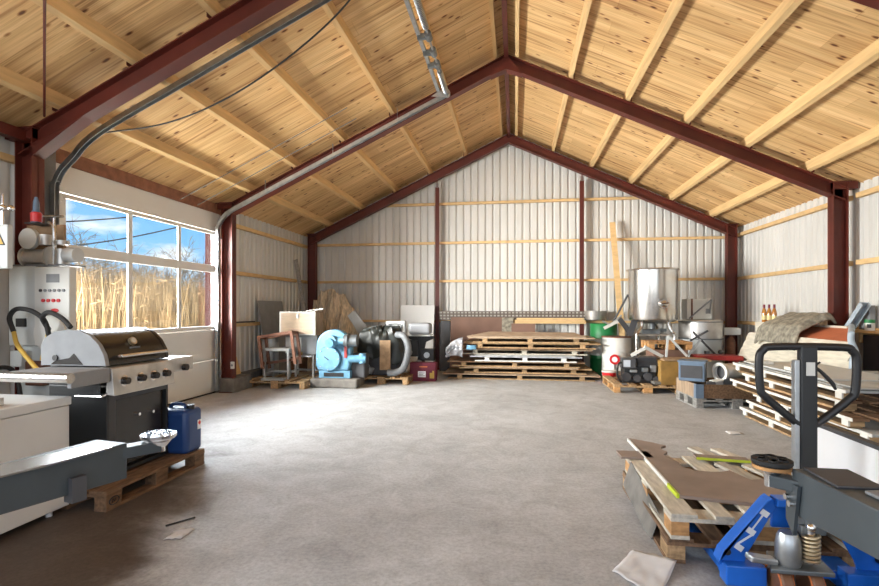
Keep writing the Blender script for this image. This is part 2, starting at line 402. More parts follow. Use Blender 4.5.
# steel frames
def ipts(w, d, tf=0.012, tw=0.010):
    h = w / 2
    return [(-h, 0), (h, 0), (h, -tf), (tw / 2, -tf), (tw / 2, -d + tf), (h, -d + tf), (h, -d), (-h, -d), (-h, -d + tf), (-tw / 2, -d + tf), (-tw / 2, -tf), (-h, -tf)]
FR = [1.05, 4.46, 8.08, 11.73]
for yf in FR:
    for s in (-1, 1):
        xe = XR + s * 4.86
        b = MB(); sec = [(a_, v_ - 0.018) for a_, v_ in ipts(0.15, 0.205)]
        A = [b.bm.verts.new((XR, yf + y, ZR + v)) for y, v in sec]; B = [b.bm.verts.new((xe, yf + y, zt(xe) + v)) for y, v in sec]
        n = len(A)
        for k in range(n): b.bm.faces.new((A[k], A[(k + 1) % n], B[(k + 1) % n], B[k]))
        b.bm.faces.new(A[::-1]); b.bm.faces.new(B)
        r = struct(b.build('steel_rafter', 'steel_red', smooth=False))
        for dx in (0.17, 1.0, 1.85, 2.70, 3.55, 4.38):      # purlin cleats
            if dx < 0.5: continue
            xa = XR + s * dx + s * 0.05
            MB().bx(xa - 0.004, xa + 0.004, yf - 0.10, yf - 0.03, zt(xa) - 0.01, zt(xa) + 0.085).build('cleat', 'steel_red', r, smooth=False)
        # column
        xi, xo = XR + s * 4.70, XR + s * 4.90
        b = MB(); x0, x1 = min(xi, xo), max(xi, xo); zc = zt(xi) - 0.02
        b.bx(xi - s * 0.0, xi + s * 0.012, yf - 0.07, yf + 0.07, 0, zc); b.bx(xo - s * 0.012, xo, yf - 0.07, yf + 0.07, 0, zc)
        b.bx(x0, x1, yf - 0.005, yf + 0.005, 0, zc)
        b.bx(x0 - 0.03, x1 + 0.03, yf - 0.085, yf + 0.085, zc - 0.012, zc)
        b.bx(x0 - 0.02, x1 + 0.02, yf - 0.1, yf + 0.1, 0, 0.015)
        c = struct(b.build('steel_column', 'steel_red', smooth=False))
        if yf < 11:   # stub carrying the eave member at the column head
            MB().bx(min(xi, xo + s * 0.13), max(xi, xo + s * 0.13), yf - 0.06, yf + 0.06, zc - 0.11, zc).build('eave_bracket', 'steel_red', c, smooth=False)
    if yf < 11:
        b = MB()
        b.prism([(XR - 0.25, yf - 0.08, ZR - SL * 0.25 - 0.235), (XR, yf - 0.08, ZR - 0.26), (XR + 0.25, yf - 0.08, ZR - SL * 0.25 - 0.235), (XR, yf - 0.08, ZR - 0.01)], (0, 0.16, 0))
        struct(b.build('ridge_plate', 'steel_red', smooth=False))
# ridge and eave members
struct(MB().bx(XR - 0.035, XR + 0.035, Y0, YG, ZR - 0.09, ZR + 0.03).build('ridge_beam', 'steel_red', smooth=False))
struct(MB().bx(-5.02, -4.92, Y0, 4.5, 3.16, 3.27).build('eave_beam', 'steel_red', smooth=False))
struct(MB().cyl((-4.66, 4.36, 3.38), (-1.12, 1.055, 5.03), 0.011, n=8).build('roof_brace_rod', 'steel_red'))
# haunch plate at the near left knee
struct(MB().prism([(-4.86, 4.39, 2.99), (-4.20, 4.39, zt(-4.20) - 0.215), (-4.86, 4.39, 3.12)], (0, 0.14, 0)).build('steel_haunch', 'steel_red', smooth=False))
# gable posts
for x, zt_ in ((-1.84, 4.36), (1.515, 4.40)):
    b = MB(); b.bx(x - 0.045, x + 0.045, 11.80, 11.81, 0, zt_); b.bx(x - 0.045, x + 0.045, 11.86, 11.87, 0, zt_); b.bx(x - 0.004, x + 0.004, 11.8, 11.87, 0, zt_)
    p = struct(b.build('steel_post', 'steel_red', smooth=False))
    MB().bx(x - 0.05, x + 0.05, 11.80, 11.81, zt_ - 0.02, zt_ + 0.09).build('splice_plate', 'galv', p, smooth=False)
    MB().bx(x - 0.01, x + 0.01, 11.79, 11.80, zt_, zt(x) - 0.1).build('hanger', 'steel_red', p, smooth=False)
# girts
for z in (3.98, 3.04, 2.12, 1.155):
    hw = min(5.0, (ZR - z) / SL - 0.05)
    struct(MB().bx(max(XL + 0.05, XR - hw), min(XW - 0.02, XR + hw), 11.90, 11.985, z - 0.028, z + 0.028).build('timber_girt', 'timber_g', smooth=False))
for z in (3.08, 2.12, 1.155):
    for ya, yb in ((Y0, 1.0), (1.1, 4.5), (4.62, 8.0), (8.16, 11.9)):
        struct(MB().bx(4.84, 4.91, ya, yb, z - 0.035, z + 0.035).build('timber_girt', 'timber_g', smooth=False))
for z in (3.0, 2.12, 1.155):
    for ya, yb in (((Y0, 1.0), (1.1, 4.5), (8.25, 11.9)) if z > 2.9 else ((Y0, -0.15), (2.65, 4.3), (8.25, 11.9))):
        struct(MB().bx(-5.19, -5.12, ya, yb, z - 0.035, z + 0.035).build('timber_girt', 'timber_g', smooth=False))
# low concrete upstand along the left wall behind the door bay
struct(MB().bx(-5.17, -4.80, 8.0, 8.62, 0, 0.25).build('trim_1', 'concrete_b', smooth=False, bevel=0.01))
struct(MB().bx(-5.17, -5.02, 8.62, 11.9, 0, 0.25).build('trim_2', 'concrete_b', smooth=False, bevel=0.01))

# sectional door in the left wall
DX = -5.14
d = bpy.data.objects.new('door_1', None); C.objects.link(d); struct(d, 'white sectional door with six glazed panes in the left wall')
def dbox(name, y0, y1, z0, z1, m='door_white', t=0.05, bev=0.004):
    return MB().bx(DX - t, DX, y0, y1, z0, z1).build(name, m, d, smooth=False, bevel=bev)
for a, b_ in ((0.02, 0.57), (0.575, 1.09)): dbox('door_panel', 4.93, 8.12, a, b_)
dbox('door_panel', 4.93, 8.12, 2.79, 3.112)
dbox('window_sill_rail', 4.93, 8.12, 1.095, 1.16)
dbox('window_rail', 4.93, 8.12, 2.075, 2.205, t=0.022)
dbox('window_rail', 4.93, 8.12, 2.73, 2.785, t=0.02)
for y0, y1 in ((4.93, 5.08), (6.02, 6.10), (7.03, 7.10), (8.03, 8.12)):
    dbox('window_stile', y0, y1, 1.16, 2.075, t=0.018); dbox('window_stile', y0, y1, 2.205, 2.73, t=0.018)
for y0, y1 in ((5.08, 6.02), (6.10, 7.03), (7.10, 8.03)):
    for z0, z1 in ((1.16, 2.075), (2.205, 2.73)):
        MB().bx(DX - 0.016, DX - 0.011, y0, y1, z0, z1).build('pane', 'glass', d, smooth=False)
dbox('bottom_seal', 4.93, 8.12, 0.0, 0.03, 'rubber', 0.055, 0)
MB().bx(DX, DX + 0.035, 8.0, 8.08, 0.10, 0.18).build('door_roller', 'galv', d, smooth=False)
struct(MB().bx(-5.19, -5.12, 4.86, 8.22, 3.11, zt(XL) + PH).build('trim_3', 'header', smooth=False))
struct(MB().bx(-5.30, -5.20, 8.12, 8.24, -0.1, 3.3).build('trim_4', 'galv_dark', smooth=False))
struct(MB().bx(-5.25, -5.12, 4.55, 4.93, 0, 3.25).build('trim_5', 'grey_mid', smooth=False))
tag(MB().bx(-5.75, -5.62, 8.62, 8.76, -0.2, 3.2).build('steel_bollard', 'dimmed_red', smooth=False), 'dark red steel post standing outside the glazed door', 'post')

# door tracks that turn at the door head and follow the roof slope
def track(yt, drop, label):
    t = thing('door_track', label, 'door track', (0, 0, 0), 0, 'sectional door tracks')
    x0 = DX + 0.08
    path = [Vector((x0, yt, 0.05)), Vector((x0, yt, 1.2)), Vector((x0, yt, 2.70)), Vector((x0 + 0.02, yt, 2.86)), Vector((x0 + 0.09, yt, 2.99)), Vector((x0 + 0.22, yt, 3.11))]
    for xx in (-4.5, -3.4, -2.2, -1.12): path.append(Vector((xx, yt, zt(xx) - drop)))
    b = MB(); P = catmull(path, 6)
    prev = None
    for off in (-0.028, 0.028):
        for i in range(len(P) - 1):
            a, c = P[i] + Vector((0, off, 0)), P[i + 1] + Vector((0, off, 0))
            b.bar(a, c + (c - a) * 0.02, 0.006, 0.055, up=(-0.4, 0, 1) if abs((c - a).normalized().z) < 0.8 else (1, 0, 0))
    for i in range(len(P) - 1):
        dv = (P[i + 1] - P[i]).normalized(); nrm = Vector((-dv.z, 0, dv.x)) * 0.027
        b.bar(P[i] + nrm, P[i + 1] + nrm + dv * 0.003, 0.06, 0.005, up=tuple(nrm.normalized()))
    b.build('rail', 'galv', t, smooth=False)
    for xx in (-4.2, -3.0, -1.9):
        MB().bar((xx, yt + 0.04, zt(xx) - drop), (xx, yt + 0.04, zt(xx) + 0.02), 0.035, 0.004).build('hanger_bracket', 'galv', t, smooth=False)
    for z in (0.35, 1.15, 2.1, 2.7):
        MB().bx(x0 - 0.06, x0 + 0.03, yt + 0.03, yt + 0.075, z - 0.04, z + 0.04).build('wall_bracket', 'galv', t, smooth=False)
    return t
track(4.86, 0.085, 'galvanised door track rising beside the near column on the left')
track(7.93, 0.20, 'galvanised door track running up the second rafter from the door')
# torsion shaft between the track ends
xs, zs = -1.08, zt(-1.08) - 0.19
t = thing('torsion_shaft', 'galvanised door spring shaft hung under the left roof slope', 'door spring', (xs, 4.86, zs))
MB().cyl((0, -0.2, 0), (0, 3.2, 0), 0.014, n=12).build('shaft', 'galv', t)
MB().bx(-0.15, -0.10, -0.3, 3.12, 0.01, 0.05).build('mounting_rail', 'galv', t, smooth=False)
for y0, y1 in ((2.30, 2.98), (0.45, 1.15)):
    b = MB(); n = 90
    b.cyl((0, y0, 0), (0, y1, 0), 0.034, n=16)
    s_ = b.build('spring', 'galv_dark', t)
    pts = [(0.036 * math.cos(k * 2 * PI * 22 / 200), y0 + (y1 - y0) * k / 200, 0.036 * math.sin(k * 2 * PI * 22 / 200)) for k in range(201)]
    MB().tube(pts, 0.008, 5).build('coil', 'galv', s_)
for y in (0.1, 3.05):
    MB().cyl((0, y - 0.04, 0), (0, y + 0.04, 0), 0.058, n=20).build('cable_drum', 'galv', t)
for y in (1.35, 1.75, 2.1):
    b = MB(); b.bx(-0.14, 0.03, y - 0.02, y + 0.02, -0.04, 0.03); b.cyl((0, y - 0.07, 0), (0, y + 0.07, 0), 0.045, n=14); b.build('spring_bracket', 'galv_dark', t, smooth=False)
b = MB(); b.prism([(-0.24, 3.0, -0.05), (0.02, 3.0, -0.09), (-0.02, 3.0, 0.08)], (0, 0.006, 0)); b.build('end_plate', 'galv', t, smooth=False)
# cables
b = MB(); b.tube([(-4.62, 5.0, 3.43), (-3.8, 5.0, 3.50), (-3.0, 4.9, 3.69), (-2.2, 4.75, 4.02), (-1.55, 4.6, 4.42), (-1.2, 4.45, 4.85)], 0.009, 8, 8)
tag(b.build('power_cable', 'cable'), 'black cable sagging across the near left roof bay', 'cable')
for k, (x1, y1) in enumerate(((-3.45, 6.2), (-3.3, 6.75))):
    b = MB(); b.tube([(-5.05, 6.95 + k * 0.42, 3.12), (-2.4, 6.95 + k * 0.42, zt(-2.4) - 0.10)], 0.006, 6)
    tag(b.build('pull_cord', 'galv_dark'), ('thin steel cord running from the door head up to a purlin, upper of two', 'thin steel cord running from the door head up to a purlin, lower of two')[k], 'cord', 'door cords')

# ------------------------------------------------------------------ outside
b = MB()
for k in range(26000):
    x = -8.6 - 7 * random.random() ** 0.8; y = 3.0 + random.random() * 21
    h = (1.9 + random.random() * 0.75 + 0.5 * noise.noise((x * 0.3, y * 0.3, 0))) * (1.0 + (-8.6 - x) * 0.03); w = 0.002 + random.random() * 0.005
    a = random.random() * PI; lx, ly = random.gauss(0, 0.22), random.gauss(0, 0.22)
    dx, dy = math.cos(a) * w, math.sin(a) * w
    v = [b.bm.verts.new(q) for q in ((x - dx, y - dy, -0.2), (x + dx, y + dy, -0.2), (x + lx * .4 + dx, y + ly * .4 + dy, h * .6), (x + lx * .4 - dx, y + ly * .4 - dy, h * .6), (x + lx, y + ly, h))]
    b.bm.faces.new(v[:4]); b.bm.faces.new((v[3], v[2], v[4]))
    if k % 3 == 0:
        a2 = random.random() * 2 * PI; e = Vector((math.cos(a2) * .28, math.sin(a2) * .28, random.uniform(-.05, .25)))
        p = Vector((x + lx * .5, y + ly * .5, h * random.uniform(.5, .9)))
        q = [b.bm.verts.new(p), b.bm.verts.new(p + Vector((0, 0, .028))), b.bm.verts.new(p + e)]
        b.bm.faces.new(q)
stuff(b.build('reeds', 'reed', smooth=False), 'tall dry golden reeds growing outside the glazed door', 'reeds')
def tree(x, y, h, seed, label, dens=1.0, spread=0.5, thick=0.07):
    rnd = random.Random(seed); b = MB()
    def grow(p, d, L, r, lev):
        q = p + d * L; mid = (p + q) / 2 + Vector((rnd.gauss(0, .04), rnd.gauss(0, .04), 0)) * L
        b.tube([p, mid, q], [r, r * .8, r * .6], 5 if lev < 3 else 3)
        if lev >= 6: return
        for _ in range(3 if lev < 5 else 2):
            if rnd.random() > dens and lev > 2: continue
            n = (d + Vector((rnd.gauss(0, spread), rnd.gauss(0, spread), rnd.gauss(0.12, spread * .6)))).normalized()
            grow(p + (q - p) * rnd.uniform(.5, 1), n, L * rnd.uniform(.6, .85), max(r * .58, 0.009), lev + 1)
    grow(Vector((x, y, -0.2)), Vector((0, 0, 1)), h * 0.3, thick, 0)
    return tag(b.build('bare_tree', 'branch', smooth=False), label, 'tree', 'winter trees outside')
tree(-16.5, 17.6, 7.4, 3, 'bushy bare tree seen through the first door pane', 1.0, 0.8, 0.06)
tree(-14.5, 18.1, 4.6, 5, 'bare tree seen through the middle door pane', 0.9, 0.5, 0.06)
tree(-12.8, 18.2, 5.4, 9, 'bare twiggy tree seen through the door pane nearest the back', 0.95, 0.5, 0.06)
for k, (za, zb) in enumerate(((2.9, 5.3), (2.5, 4.9))):
    b = MB(); b.tube([(-12.6, 7.2 + k * 1.8, za), (-11.6, 12.0 + k, (za + zb) / 2 - 0.25), (-11.2, 17.5, zb)], 0.022, 6, 6)
    tag(b.build('overhead_cable', 'cable'), ('upper overhead cable crossing the sky outside the door', 'lower overhead cable crossing the sky outside the door')[k], 'cable', 'overhead cables')

# ------------------------------------------------------------------ pallets
def make_pallet(label, m='pal', L=1.2, W=0.8, loc=(0, 0, 0), rz=0, group='wooden pallets', blockm=None, slots=5, name='wooden_pallet'):
    """long side along local Y, near-left corner at the origin"""
    t = thing(name, label, 'pallet', loc, rz, group); bm_ = blockm or m
    ws = [0.145, 0.10, 0.145, 0.10, 0.145]; gap = (W - sum(ws)) / 4; x = 0
    for w in ws:
        MB().bx(x, x + w, 0, L, 0.122, 0.144).build('deck_board', m, t, smooth=False, bevel=0.003, seg=1); x += w + gap
    for y0 in (0, L / 2 - 0.0725, L - 0.145):
        MB().bx(0, W, y0, y0 + 0.145, 0.100, 0.122).build('stringer_board', m, t, smooth=False)
        for x0 in (0, W / 2 - 0.0725, W - 0.1):
            MB().bx(x0 + 0.002, x0 + (0.145 if 0 < x0 < W - 0.11 else 0.1) - 0.002, y0 + 0.002, y0 + 0.143, 0.022, 0.100).build('block', bm_, t, smooth=False)
    for x0, w in ((0, 0.1), (W / 2 - 0.0725, 0.145), (W - 0.1, 0.1)):
        MB().bx(x0, x0 + w, 0, L, 0, 0.022).build('runner_board', m, t, smooth=False)
    return t
# ------------------------------------------------------------------ left foreground: grill on a pallet
pl = make_pallet('dark worn pallet under the gas grill', 'pal_dark', 1.14, 0.80, (-3.68, 3.17, 0))
ring = MB(); ring.tube([(0.801, 0.07 + 0.045 * math.cos(a), 0.062 + 0.028 * math.sin(a)) for a in [k * PI / 10 for k in range(20)]], 0.004, 5, closed=True)
ring.tube([(0.801, 0.05, 0.05), (0.801, 0.06, 0.075), (0.801, 0.07, 0.055), (0.801, 0.085, 0.075)], 0.003, 5)
ring.build('stamp', 'black', pl)
g = thing('gas_grill', 'black and stainless gas grill with four knobs on a pallet', 'grill', (-3.56, 3.37, 0.144))
# local x 0..0.52 (front at +x), y 0..0.68
b = MB(); b.bx(0, 0.50, 0, 0.025, 0.04, 0.72); b.build('side_panel', 'black_steel', g, smooth=False, bevel=0.004)
b = MB(); b.bx(0, 0.50, 0.655, 0.68, 0.04, 0.72); b.build('side_panel', 'black_steel', g, smooth=False, bevel=0.004)
MB().bx(0, 0.02, 0.025, 0.655, 0.04, 0.70).build('back_panel', 'black_steel', g, smooth=False)
MB().bx(0, 0.50, 0.0, 0.68, 0.02, 0.045).build('base_shelf', 'black_steel', g, smooth=False)
MB().bx(0.46, 0.50, 0.025, 0.09, 0.05, 0.70).build('front_post', 'grey_dark', g, smooth=False)
MB().bx(0.46, 0.50, 0.09, 0.655, 0.60, 0.64).build('front_rail', 'grey_dark', g, smooth=False)
dr = MB().bx(0.455, 0.47, 0.10, 0.645, 0.06, 0.59).build('door', 'black_gloss', g, smooth=False)
MB().cyl((0.47, 0.34, 0.44), (0.50, 0.34, 0.44), 0.012).build('handle', 'chrome', dr)
MB().cyl((0.47, 0.50, 0.43), (0.50, 0.50, 0.43), 0.012).build('handle', 'chrome', dr)
b = MB(); b.prism([(0.44, 0, 0.66), (0.565, 0, 0.645), (0.545, 0, 0.855), (0.44, 0, 0.865)], (0, 0.68, 0)); cp = b.build('control_panel', 'stainless_dull', g, smooth=False, bevel=0.006)
for y in (0.105, 0.275, 0.425, 0.565):
    k = MB(); k.cyl((0.552, y, 0.75), (0.562, y, 0.75), 0.042, n=24); kb = k.build('knob', 'chrome', g)
    MB().cyl((0.562, y, 0.75), (0.60, y, 0.75), 0.030, 0.026, n=24).build('grip', 'black_gloss', kb)
b = MB(); b.bx(0, 0.50, 0.0, 0.68, 0.72, 0.86); b.build('firebox', 'black_steel', g, smooth=False)
b = MB(); b.bx(0.0, 0.50, -0.34, -0.002, 0.815, 0.862); b.bx(0.50, 0.535, -0.34, -0.002, 0.755, 0.862); b.build('side_shelf', 'cap_steel', g, smooth=False, bevel=0.006)
b = MB(); b.bx(0.0, 0.50, 0.682, 0.98, 0.80, 0.862); b.bx(0.50, 0.535, 0.682, 0.98, 0.74, 0.862); b.build('side_burner_shelf', 'stainless_dull', g, smooth=False, bevel=0.006)
b = MB(); b.cyl((0.0, -0.345, 0.828), (0.535, -0.345, 0.828), 0.036, n=18); b.build('shelf_end_trim', 'stainless', g)
k = MB(); k.cyl((0.535, 0.84, 0.77), (0.575, 0.84, 0.77), 0.030, n=20); k.build('burner_knob', 'black_gloss', g)
MB().tube([(0.30, -0.04, 0.66), (0.30, -0.07, 0.655), (0.52, -0.07, 0.655), (0.52, -0.03, 0.66)], 0.008, 8).build('towel_bar', 'chrome', g)
prof = [(0.0, 0.872), (0.0, 1.02), (0.03, 1.08), (0.10, 1.125), (0.20, 1.142), (0.29, 1.135), (0.37, 1.10), (0.435, 1.03), (0.475, 0.95), (0.49, 0.872)]
prof = [(0.49 - (0.49 - x) * 1.14, z) for x, z in prof]
b = MB(); b.prism([(x, 0.035, z) for x, z in prof], (0, 0.63, 0)); lid = b.build('lid', 'black_gloss', g, bevel=0.0)
for y in (0.0, 0.665):
    b = MB(); b.prism([(x * 1.01 - 0.002, y, z + 0.004 if z > 0.88 else z) for x, z in prof], (0, 0.035, 0)); ec = b.build('end_cap', 'cap_steel' if y == 0 else 'black_gloss', lid)
b = MB(); b.tube([(0.475, 0.11, 0.935), (0.53, 0.11, 0.94), (0.535, 0.15, 0.94), (0.535, 0.57, 0.94), (0.53, 0.61, 0.94), (0.475, 0.61, 0.935)], 0.013, 10, 4); b.build('handle', 'stainless', lid)
b = MB(); b.cyl((0.425, 0.335, 1.035), (0.447, 0.335, 1.048), 0.034, n=24); th_ = b.build('thermometer', 'brass', lid)
b = MB(); b.cyl((0.447, 0.335, 1.048), (0.449, 0.335, 1.049), 0.024, n=20); b.build('dial', 'off_white', th_)
b = MB()
for i in range(7): b.bx(0.453, 0.46, 0.285 + i * 0.016, 0.295 + i * 0.016, 0.985, 0.998)
b.build('badge', 'grey_mid', lid, smooth=False)
MB().cyl((0.06, -0.012, 0.93), (0.06, 0.0, 0.93), 0.022, n=16).build('hinge', 'black', lid)
b = MB(); b.prism([(0.02, -0.004, 0.88), (0.30, -0.004, 0.88), (0.26, -0.004, 0.92), (0.22, -0.004, 0.965), (0.18, -0.004, 0.93), (0.06, -0.004, 0.91)], (0, 0.004, 0)); b.build('hall_reflection', 'black_gloss', lid, smooth=False)  # dark triangle painted as the hall's reflection in the end cap
for x in (0.05, 0.45):
    for y in (0.05, 0.63):
        MB().cyl((x, y - 0.015, 0.024), (x, y + 0.015, 0.024), 0.024, n=16).build('caster', 'black', g)

# blue jerrycan
j = thing('jerrycan', 'dark blue plastic jerrycan on the pallet corner beside the grill', 'jerrycan', (-3.04, 4.19, 0.144))
b = MB(); b.bx(-0.145, 0.145, -0.12, 0.12, 0, 0.40); b.build('body', 'blue_hdpe', j, bevel=0.045, seg=4)
b = MB(); b.tube([(-0.10, 0, 0.385), (-0.08, 0, 0.43), (0.03, 0, 0.43), (0.06, 0, 0.385)], 0.016, 10, 4); b.build('handle', 'blue_hdpe', j)
b = MB(); b.cyl((0.10, 0, 0.39), (0.10, 0, 0.43), 0.034, n=24); b.build('cap', 'black', j)
b = MB(); b.box((0.147, 0.06, 0.24), (0.003, 0.05, 0.085)); lb = b.build('label_sticker', 'white_mark', j, smooth=False)
b = MB(); b.box((0.149, 0.06, 0.255), (0.002, 0.03, 0.03), (R(45), 0, 0)); b.build('hazard_mark', 'red', lb, smooth=False)

# white chest at the left edge, with a board on top
t = thing('white_chest', 'white steel chest with lid strip beside the grill at left', 'chest', (-3.915, 1.57, 0))
MB().bx(0, 0.75, 0, 1.585, 0.045, 0.76).build('body', 'white_paint', t, smooth=False, bevel=0.006)
MB().bx(-0.01, 0.765, -0.01, 1.59, 0.765, 0.825).build('lid', 'white_paint', t, smooth=False, bevel=0.008)
MB().bx(0.75, 0.768, 0.98, 1.07, 0.70, 0.80).build('latch', 'galv', t, smooth=False, bevel=0.004)
for x in (0.06, 0.69):
    for y in (0.08, 1.48):
        MB().cyl((x, y, 0), (x, y, 0.05), 0.022, n=12).build('foot', 'white_mark', t)
t = thing('worktop_board', 'black board with thin silver edge lying on the white chest', 'worktop', (-3.83, 1.63, 0.825))
MB().bx(0, 0.55, 0, 1.15, 0.0, 0.05).build('top', 'black_gloss', t, smooth=False, bevel=0.01)
MB().bx(0.55, 0.56, 0, 1.15, 0.0, 0.052).build('edge_trim', 'stainless', t, smooth=False, bevel=0.003)

# car lift arms
def lift(label, col, carr, pts, h0, h1, w, pad, side):
    """pts: centre line of arm top (x, y, z) from carriage to pad"""
    t = thing('car_lift', label, 'car lift', (col[0], col[1], 0), 0, 'car lift posts and arms')
    o = Vector((col[0], col[1], 0))
    b = MB(); b.bx(-0.13, 0.13, -0.10, 0.10, 0.02, 2.6); b.bx(-0.25, 0.25, -0.25, 0.25, 0, 0.02); b.build('column', 'arm_grey', t, smooth=False, bevel=0.006)
    b = MB(); n = len(pts); ring = []
    P = [Vector(p) - o for p in pts]
    for i, p in enumerate(P):
        dv = (P[min(i + 1, n - 1)] - P[max(i - 1, 0)]); dv.z = 0; dv.normalize(); sd = Vector((-dv.y, dv.x, 0)) * (w / 2)
        h = h0 + (h1 - h0) * i / (n - 1)
        ring.append([b.bm.verts.new(p + sd), b.bm.verts.new(p - sd), b.bm.verts.new(p - sd - Vector((0, 0, h))), b.bm.verts.new(p + sd - Vector((0, 0, h)))])
    for A, B in zip(ring, ring[1:]):
        for k in range(4): b.bm.faces.new((A[k], A[(k + 1) % 4], B[(k + 1) % 4], B[k]))
    b.bm.faces.new(ring[0]); b.bm.faces.new(ring[-1][::-1])
    arm = b.build('arm', 'arm_grey', t, smooth=False, bevel=0.005)
    return t, arm, o
# left arm
LA = [(-1.98, 0.30, 0.905), (-1.86, 0.75, 0.905), (-1.735, 1.36, 0.905), (-1.645, 1.84, 0.905)]
t, arm, o = lift('grey lift arm with shiny top and pad in front of the white chest', (-2.02, 0.22), 0, LA, 0.07, 0.145, 0.17, None, -1)
def padset(t, o, c, zb, m_pad, tongue_from, wood=False):
    c = Vector(c) - o; tf = Vector(tongue_from) - o
    MB().bar(tf, (c.x, c.y, tf.z), 0.07, 0.045).build('tongue', 'arm_grey', t, smooth=False, bevel=0.004)
    b = MB(); b.cyl((c.x, c.y, tf.z - 0.025), (c.x, c.y, c.z - 0.02), 0.026, n=20); b.lathe([(0.03, -0.055), (0.05, -0.03), (0.05, -0.02)], (c.x, c.y, c.z), 24); b.build('pad_stem', 'chrome', t)
    b = MB(); b.lathe([(0.02, -0.024), (0.064, -0.02), (0.070, -0.012), (0.070, 0.0), (0.0, 0.0)], (c.x, c.y, c.z), 36); pd = b.build('lift_pad', 'rubber' if wood else 'chrome', t)
    b = MB()
    for i in range(6):
        for jx in (-1, 1):
            a = i * PI / 3 + 0.2
            b.box((c.x + 0.040 * math.cos(a) + 0.0 * jx, c.y + 0.040 * math.sin(a), c.z + 0.003), (0.030, 0.022, 0.006), (0, 0, a + jx * 0.5))
    b.box((c.x, c.y, c.z + 0.003), (0.035, 0.03, 0.006)); b.build('tread', m_pad, pd, smooth=False)
    if wood:
        b = MB(); b.lathe([(0.0, -0.034), (0.067, -0.034), (0.067, -0.022), (0.0, -0.022)], (c.x, c.y, c.z), 30); b.build('ply_washer', 'pal_orange', t)
    return pd
padset(t, o, (-1.515, 1.945, 0.915), 0, 'chrome', (-1.61, 1.80, 0.865))
b = MB(); b.prism([Vector(p) - o for p in ((-1.96, 0.5, 0.906), (-1.84, 0.48, 0.906), (-1.72, 1.12, 0.906), (-1.60, 1.50, 0.906), (-1.555, 1.74, 0.906), (-1.65, 1.80, 0.906), (-1.80, 1.36, 0.906))], (0, 0, 0.006)); b.build('wear_plate', 'stainless', t, smooth=False)
b = MB(); b.box(Vector((-1.60, 1.62, 0.79)) - o, (0.05, 0.05, 0.09), (0, 0, R(-16))); b.build('stop_block', 'grey_dark', t, smooth=False)
# right arm
RA = [(1.28, 0.30, 0.85), (1.22, 0.9, 0.85), (1.167, 1.66, 0.85), (1.125, 2.07, 0.85)]
t, arm, o = lift('grey lift arm with black rubber pad at the right front', (1.55, 0.22), 0, RA, 0.107, 0.17, 0.19, None, 1)
padset(t, o, (0.985, 2.11, 0.868), 0, 'rubber', (1.09, 2.02, 0.79), True)
b = MB(); b.box(Vector((1.255, 1.42, 0.862)) - o, (0.20, 0.80, 0.012), (0, R(-3), R(5))); b.build('cover_plate', 'grey_mid', t, smooth=False, bevel=0.004)
b = MB(); b.box(Vector((1.14, 1.95, 0.855)) - o, (0.15, 0.20, 0.01)); b.build('end_plate', 'grey_dark', t, smooth=False, bevel=0.004)
b = MB(); b.prism([Vector(p) - o for p in ((1.02, 2.0, 0.80), (1.02, 2.08, 0.80), (1.02, 2.08, 0.655), (1.02, 2.03, 0.61))], (0.012, 0, 0)); b.build('gusset', 'arm_grey', t, smooth=False)
for y, z in ((2.055, 0.745), (2.03, 0.728)):
    b = MB(); b.cyl(Vector((1.02, y, z)) - o, Vector((1.004, y, z)) - o, 0.012, n=12); b.build('bolt', 'chrome', t)

# ------------------------------------------------------------------ control cabinet and bottling head by the near column
t = thing('control_cabinet', 'white control cabinet with buttons and display behind the grill', 'cabinet', (-4.82, 4.12, 0))
MB().bx(0, 0.30, 0.02, 0.30, 1.10, 1.86).build('left_housing', 'grey_light', t, smooth=False, bevel=0.008)
rp = MB().bx(0.305, 0.685, 0.0, 0.08, 1.10, 1.85).build('control_panel', 'off_white', t, smooth=False, bevel=0.01)
MB().bx(0.05, 0.63, 0.08, 0.28, 0.0, 1.10).build('stand', 'grey_light', t, smooth=False)
MB().bx(0.44, 0.58, -0.004, 0.0, 1.70, 1.78).build('display', 'grey_mid', rp, smooth=False)
for k in range(6): MB().cyl((0.36 + 0.05 * k + 0.02, -0.012, 1.625), (0.36 + 0.05 * k + 0.02, 0.0, 1.625), 0.014, n=12).build('button', 'black' if k == 0 else 'grey_mid', rp)
for k in range(4): MB().cyl((0.41 + 0.055 * k, -0.014, 1.53), (0.41 + 0.055 * k, 0.0, 1.53), 0.016, n=12).build('lamp', 'red', rp)
MB().ball((0.53, -0.002, 1.435), 0.02, (2.2, 0.4, 1)).build('oval_badge', 'red', rp)
b = MB(); b.lathe([(0.0, 0), (0.17, 0), (0.17, 0.03), (0.0, 0.03)], (0.50, -0.03, 1.22), 32, Matrix.Rotation(R(-90), 4, 'X')); hp = b.build('round_cover', 'off_white', t)
for x in (0.44, 0.55): MB().bx(x - 0.012, x + 0.012, -0.005, 0.0, 1.22, 1.27).build('slot', 'black', hp, smooth=False)
MB().bx(0.10, 0.20, 0.0, 0.02, 1.28, 1.36).build('lock', 'black', t, smooth=False)
MB().bx(0.06, 0.19, -0.02, 0.10, 0.90, 1.05).build('socket_box', 'grey_light', t, smooth=False, bevel=0.008)
MB().bx(0.20, 0.40, 0.0, 0.10, 0.72, 0.95).build('terminal_box', 'rust', t, smooth=False, bevel=0.01)
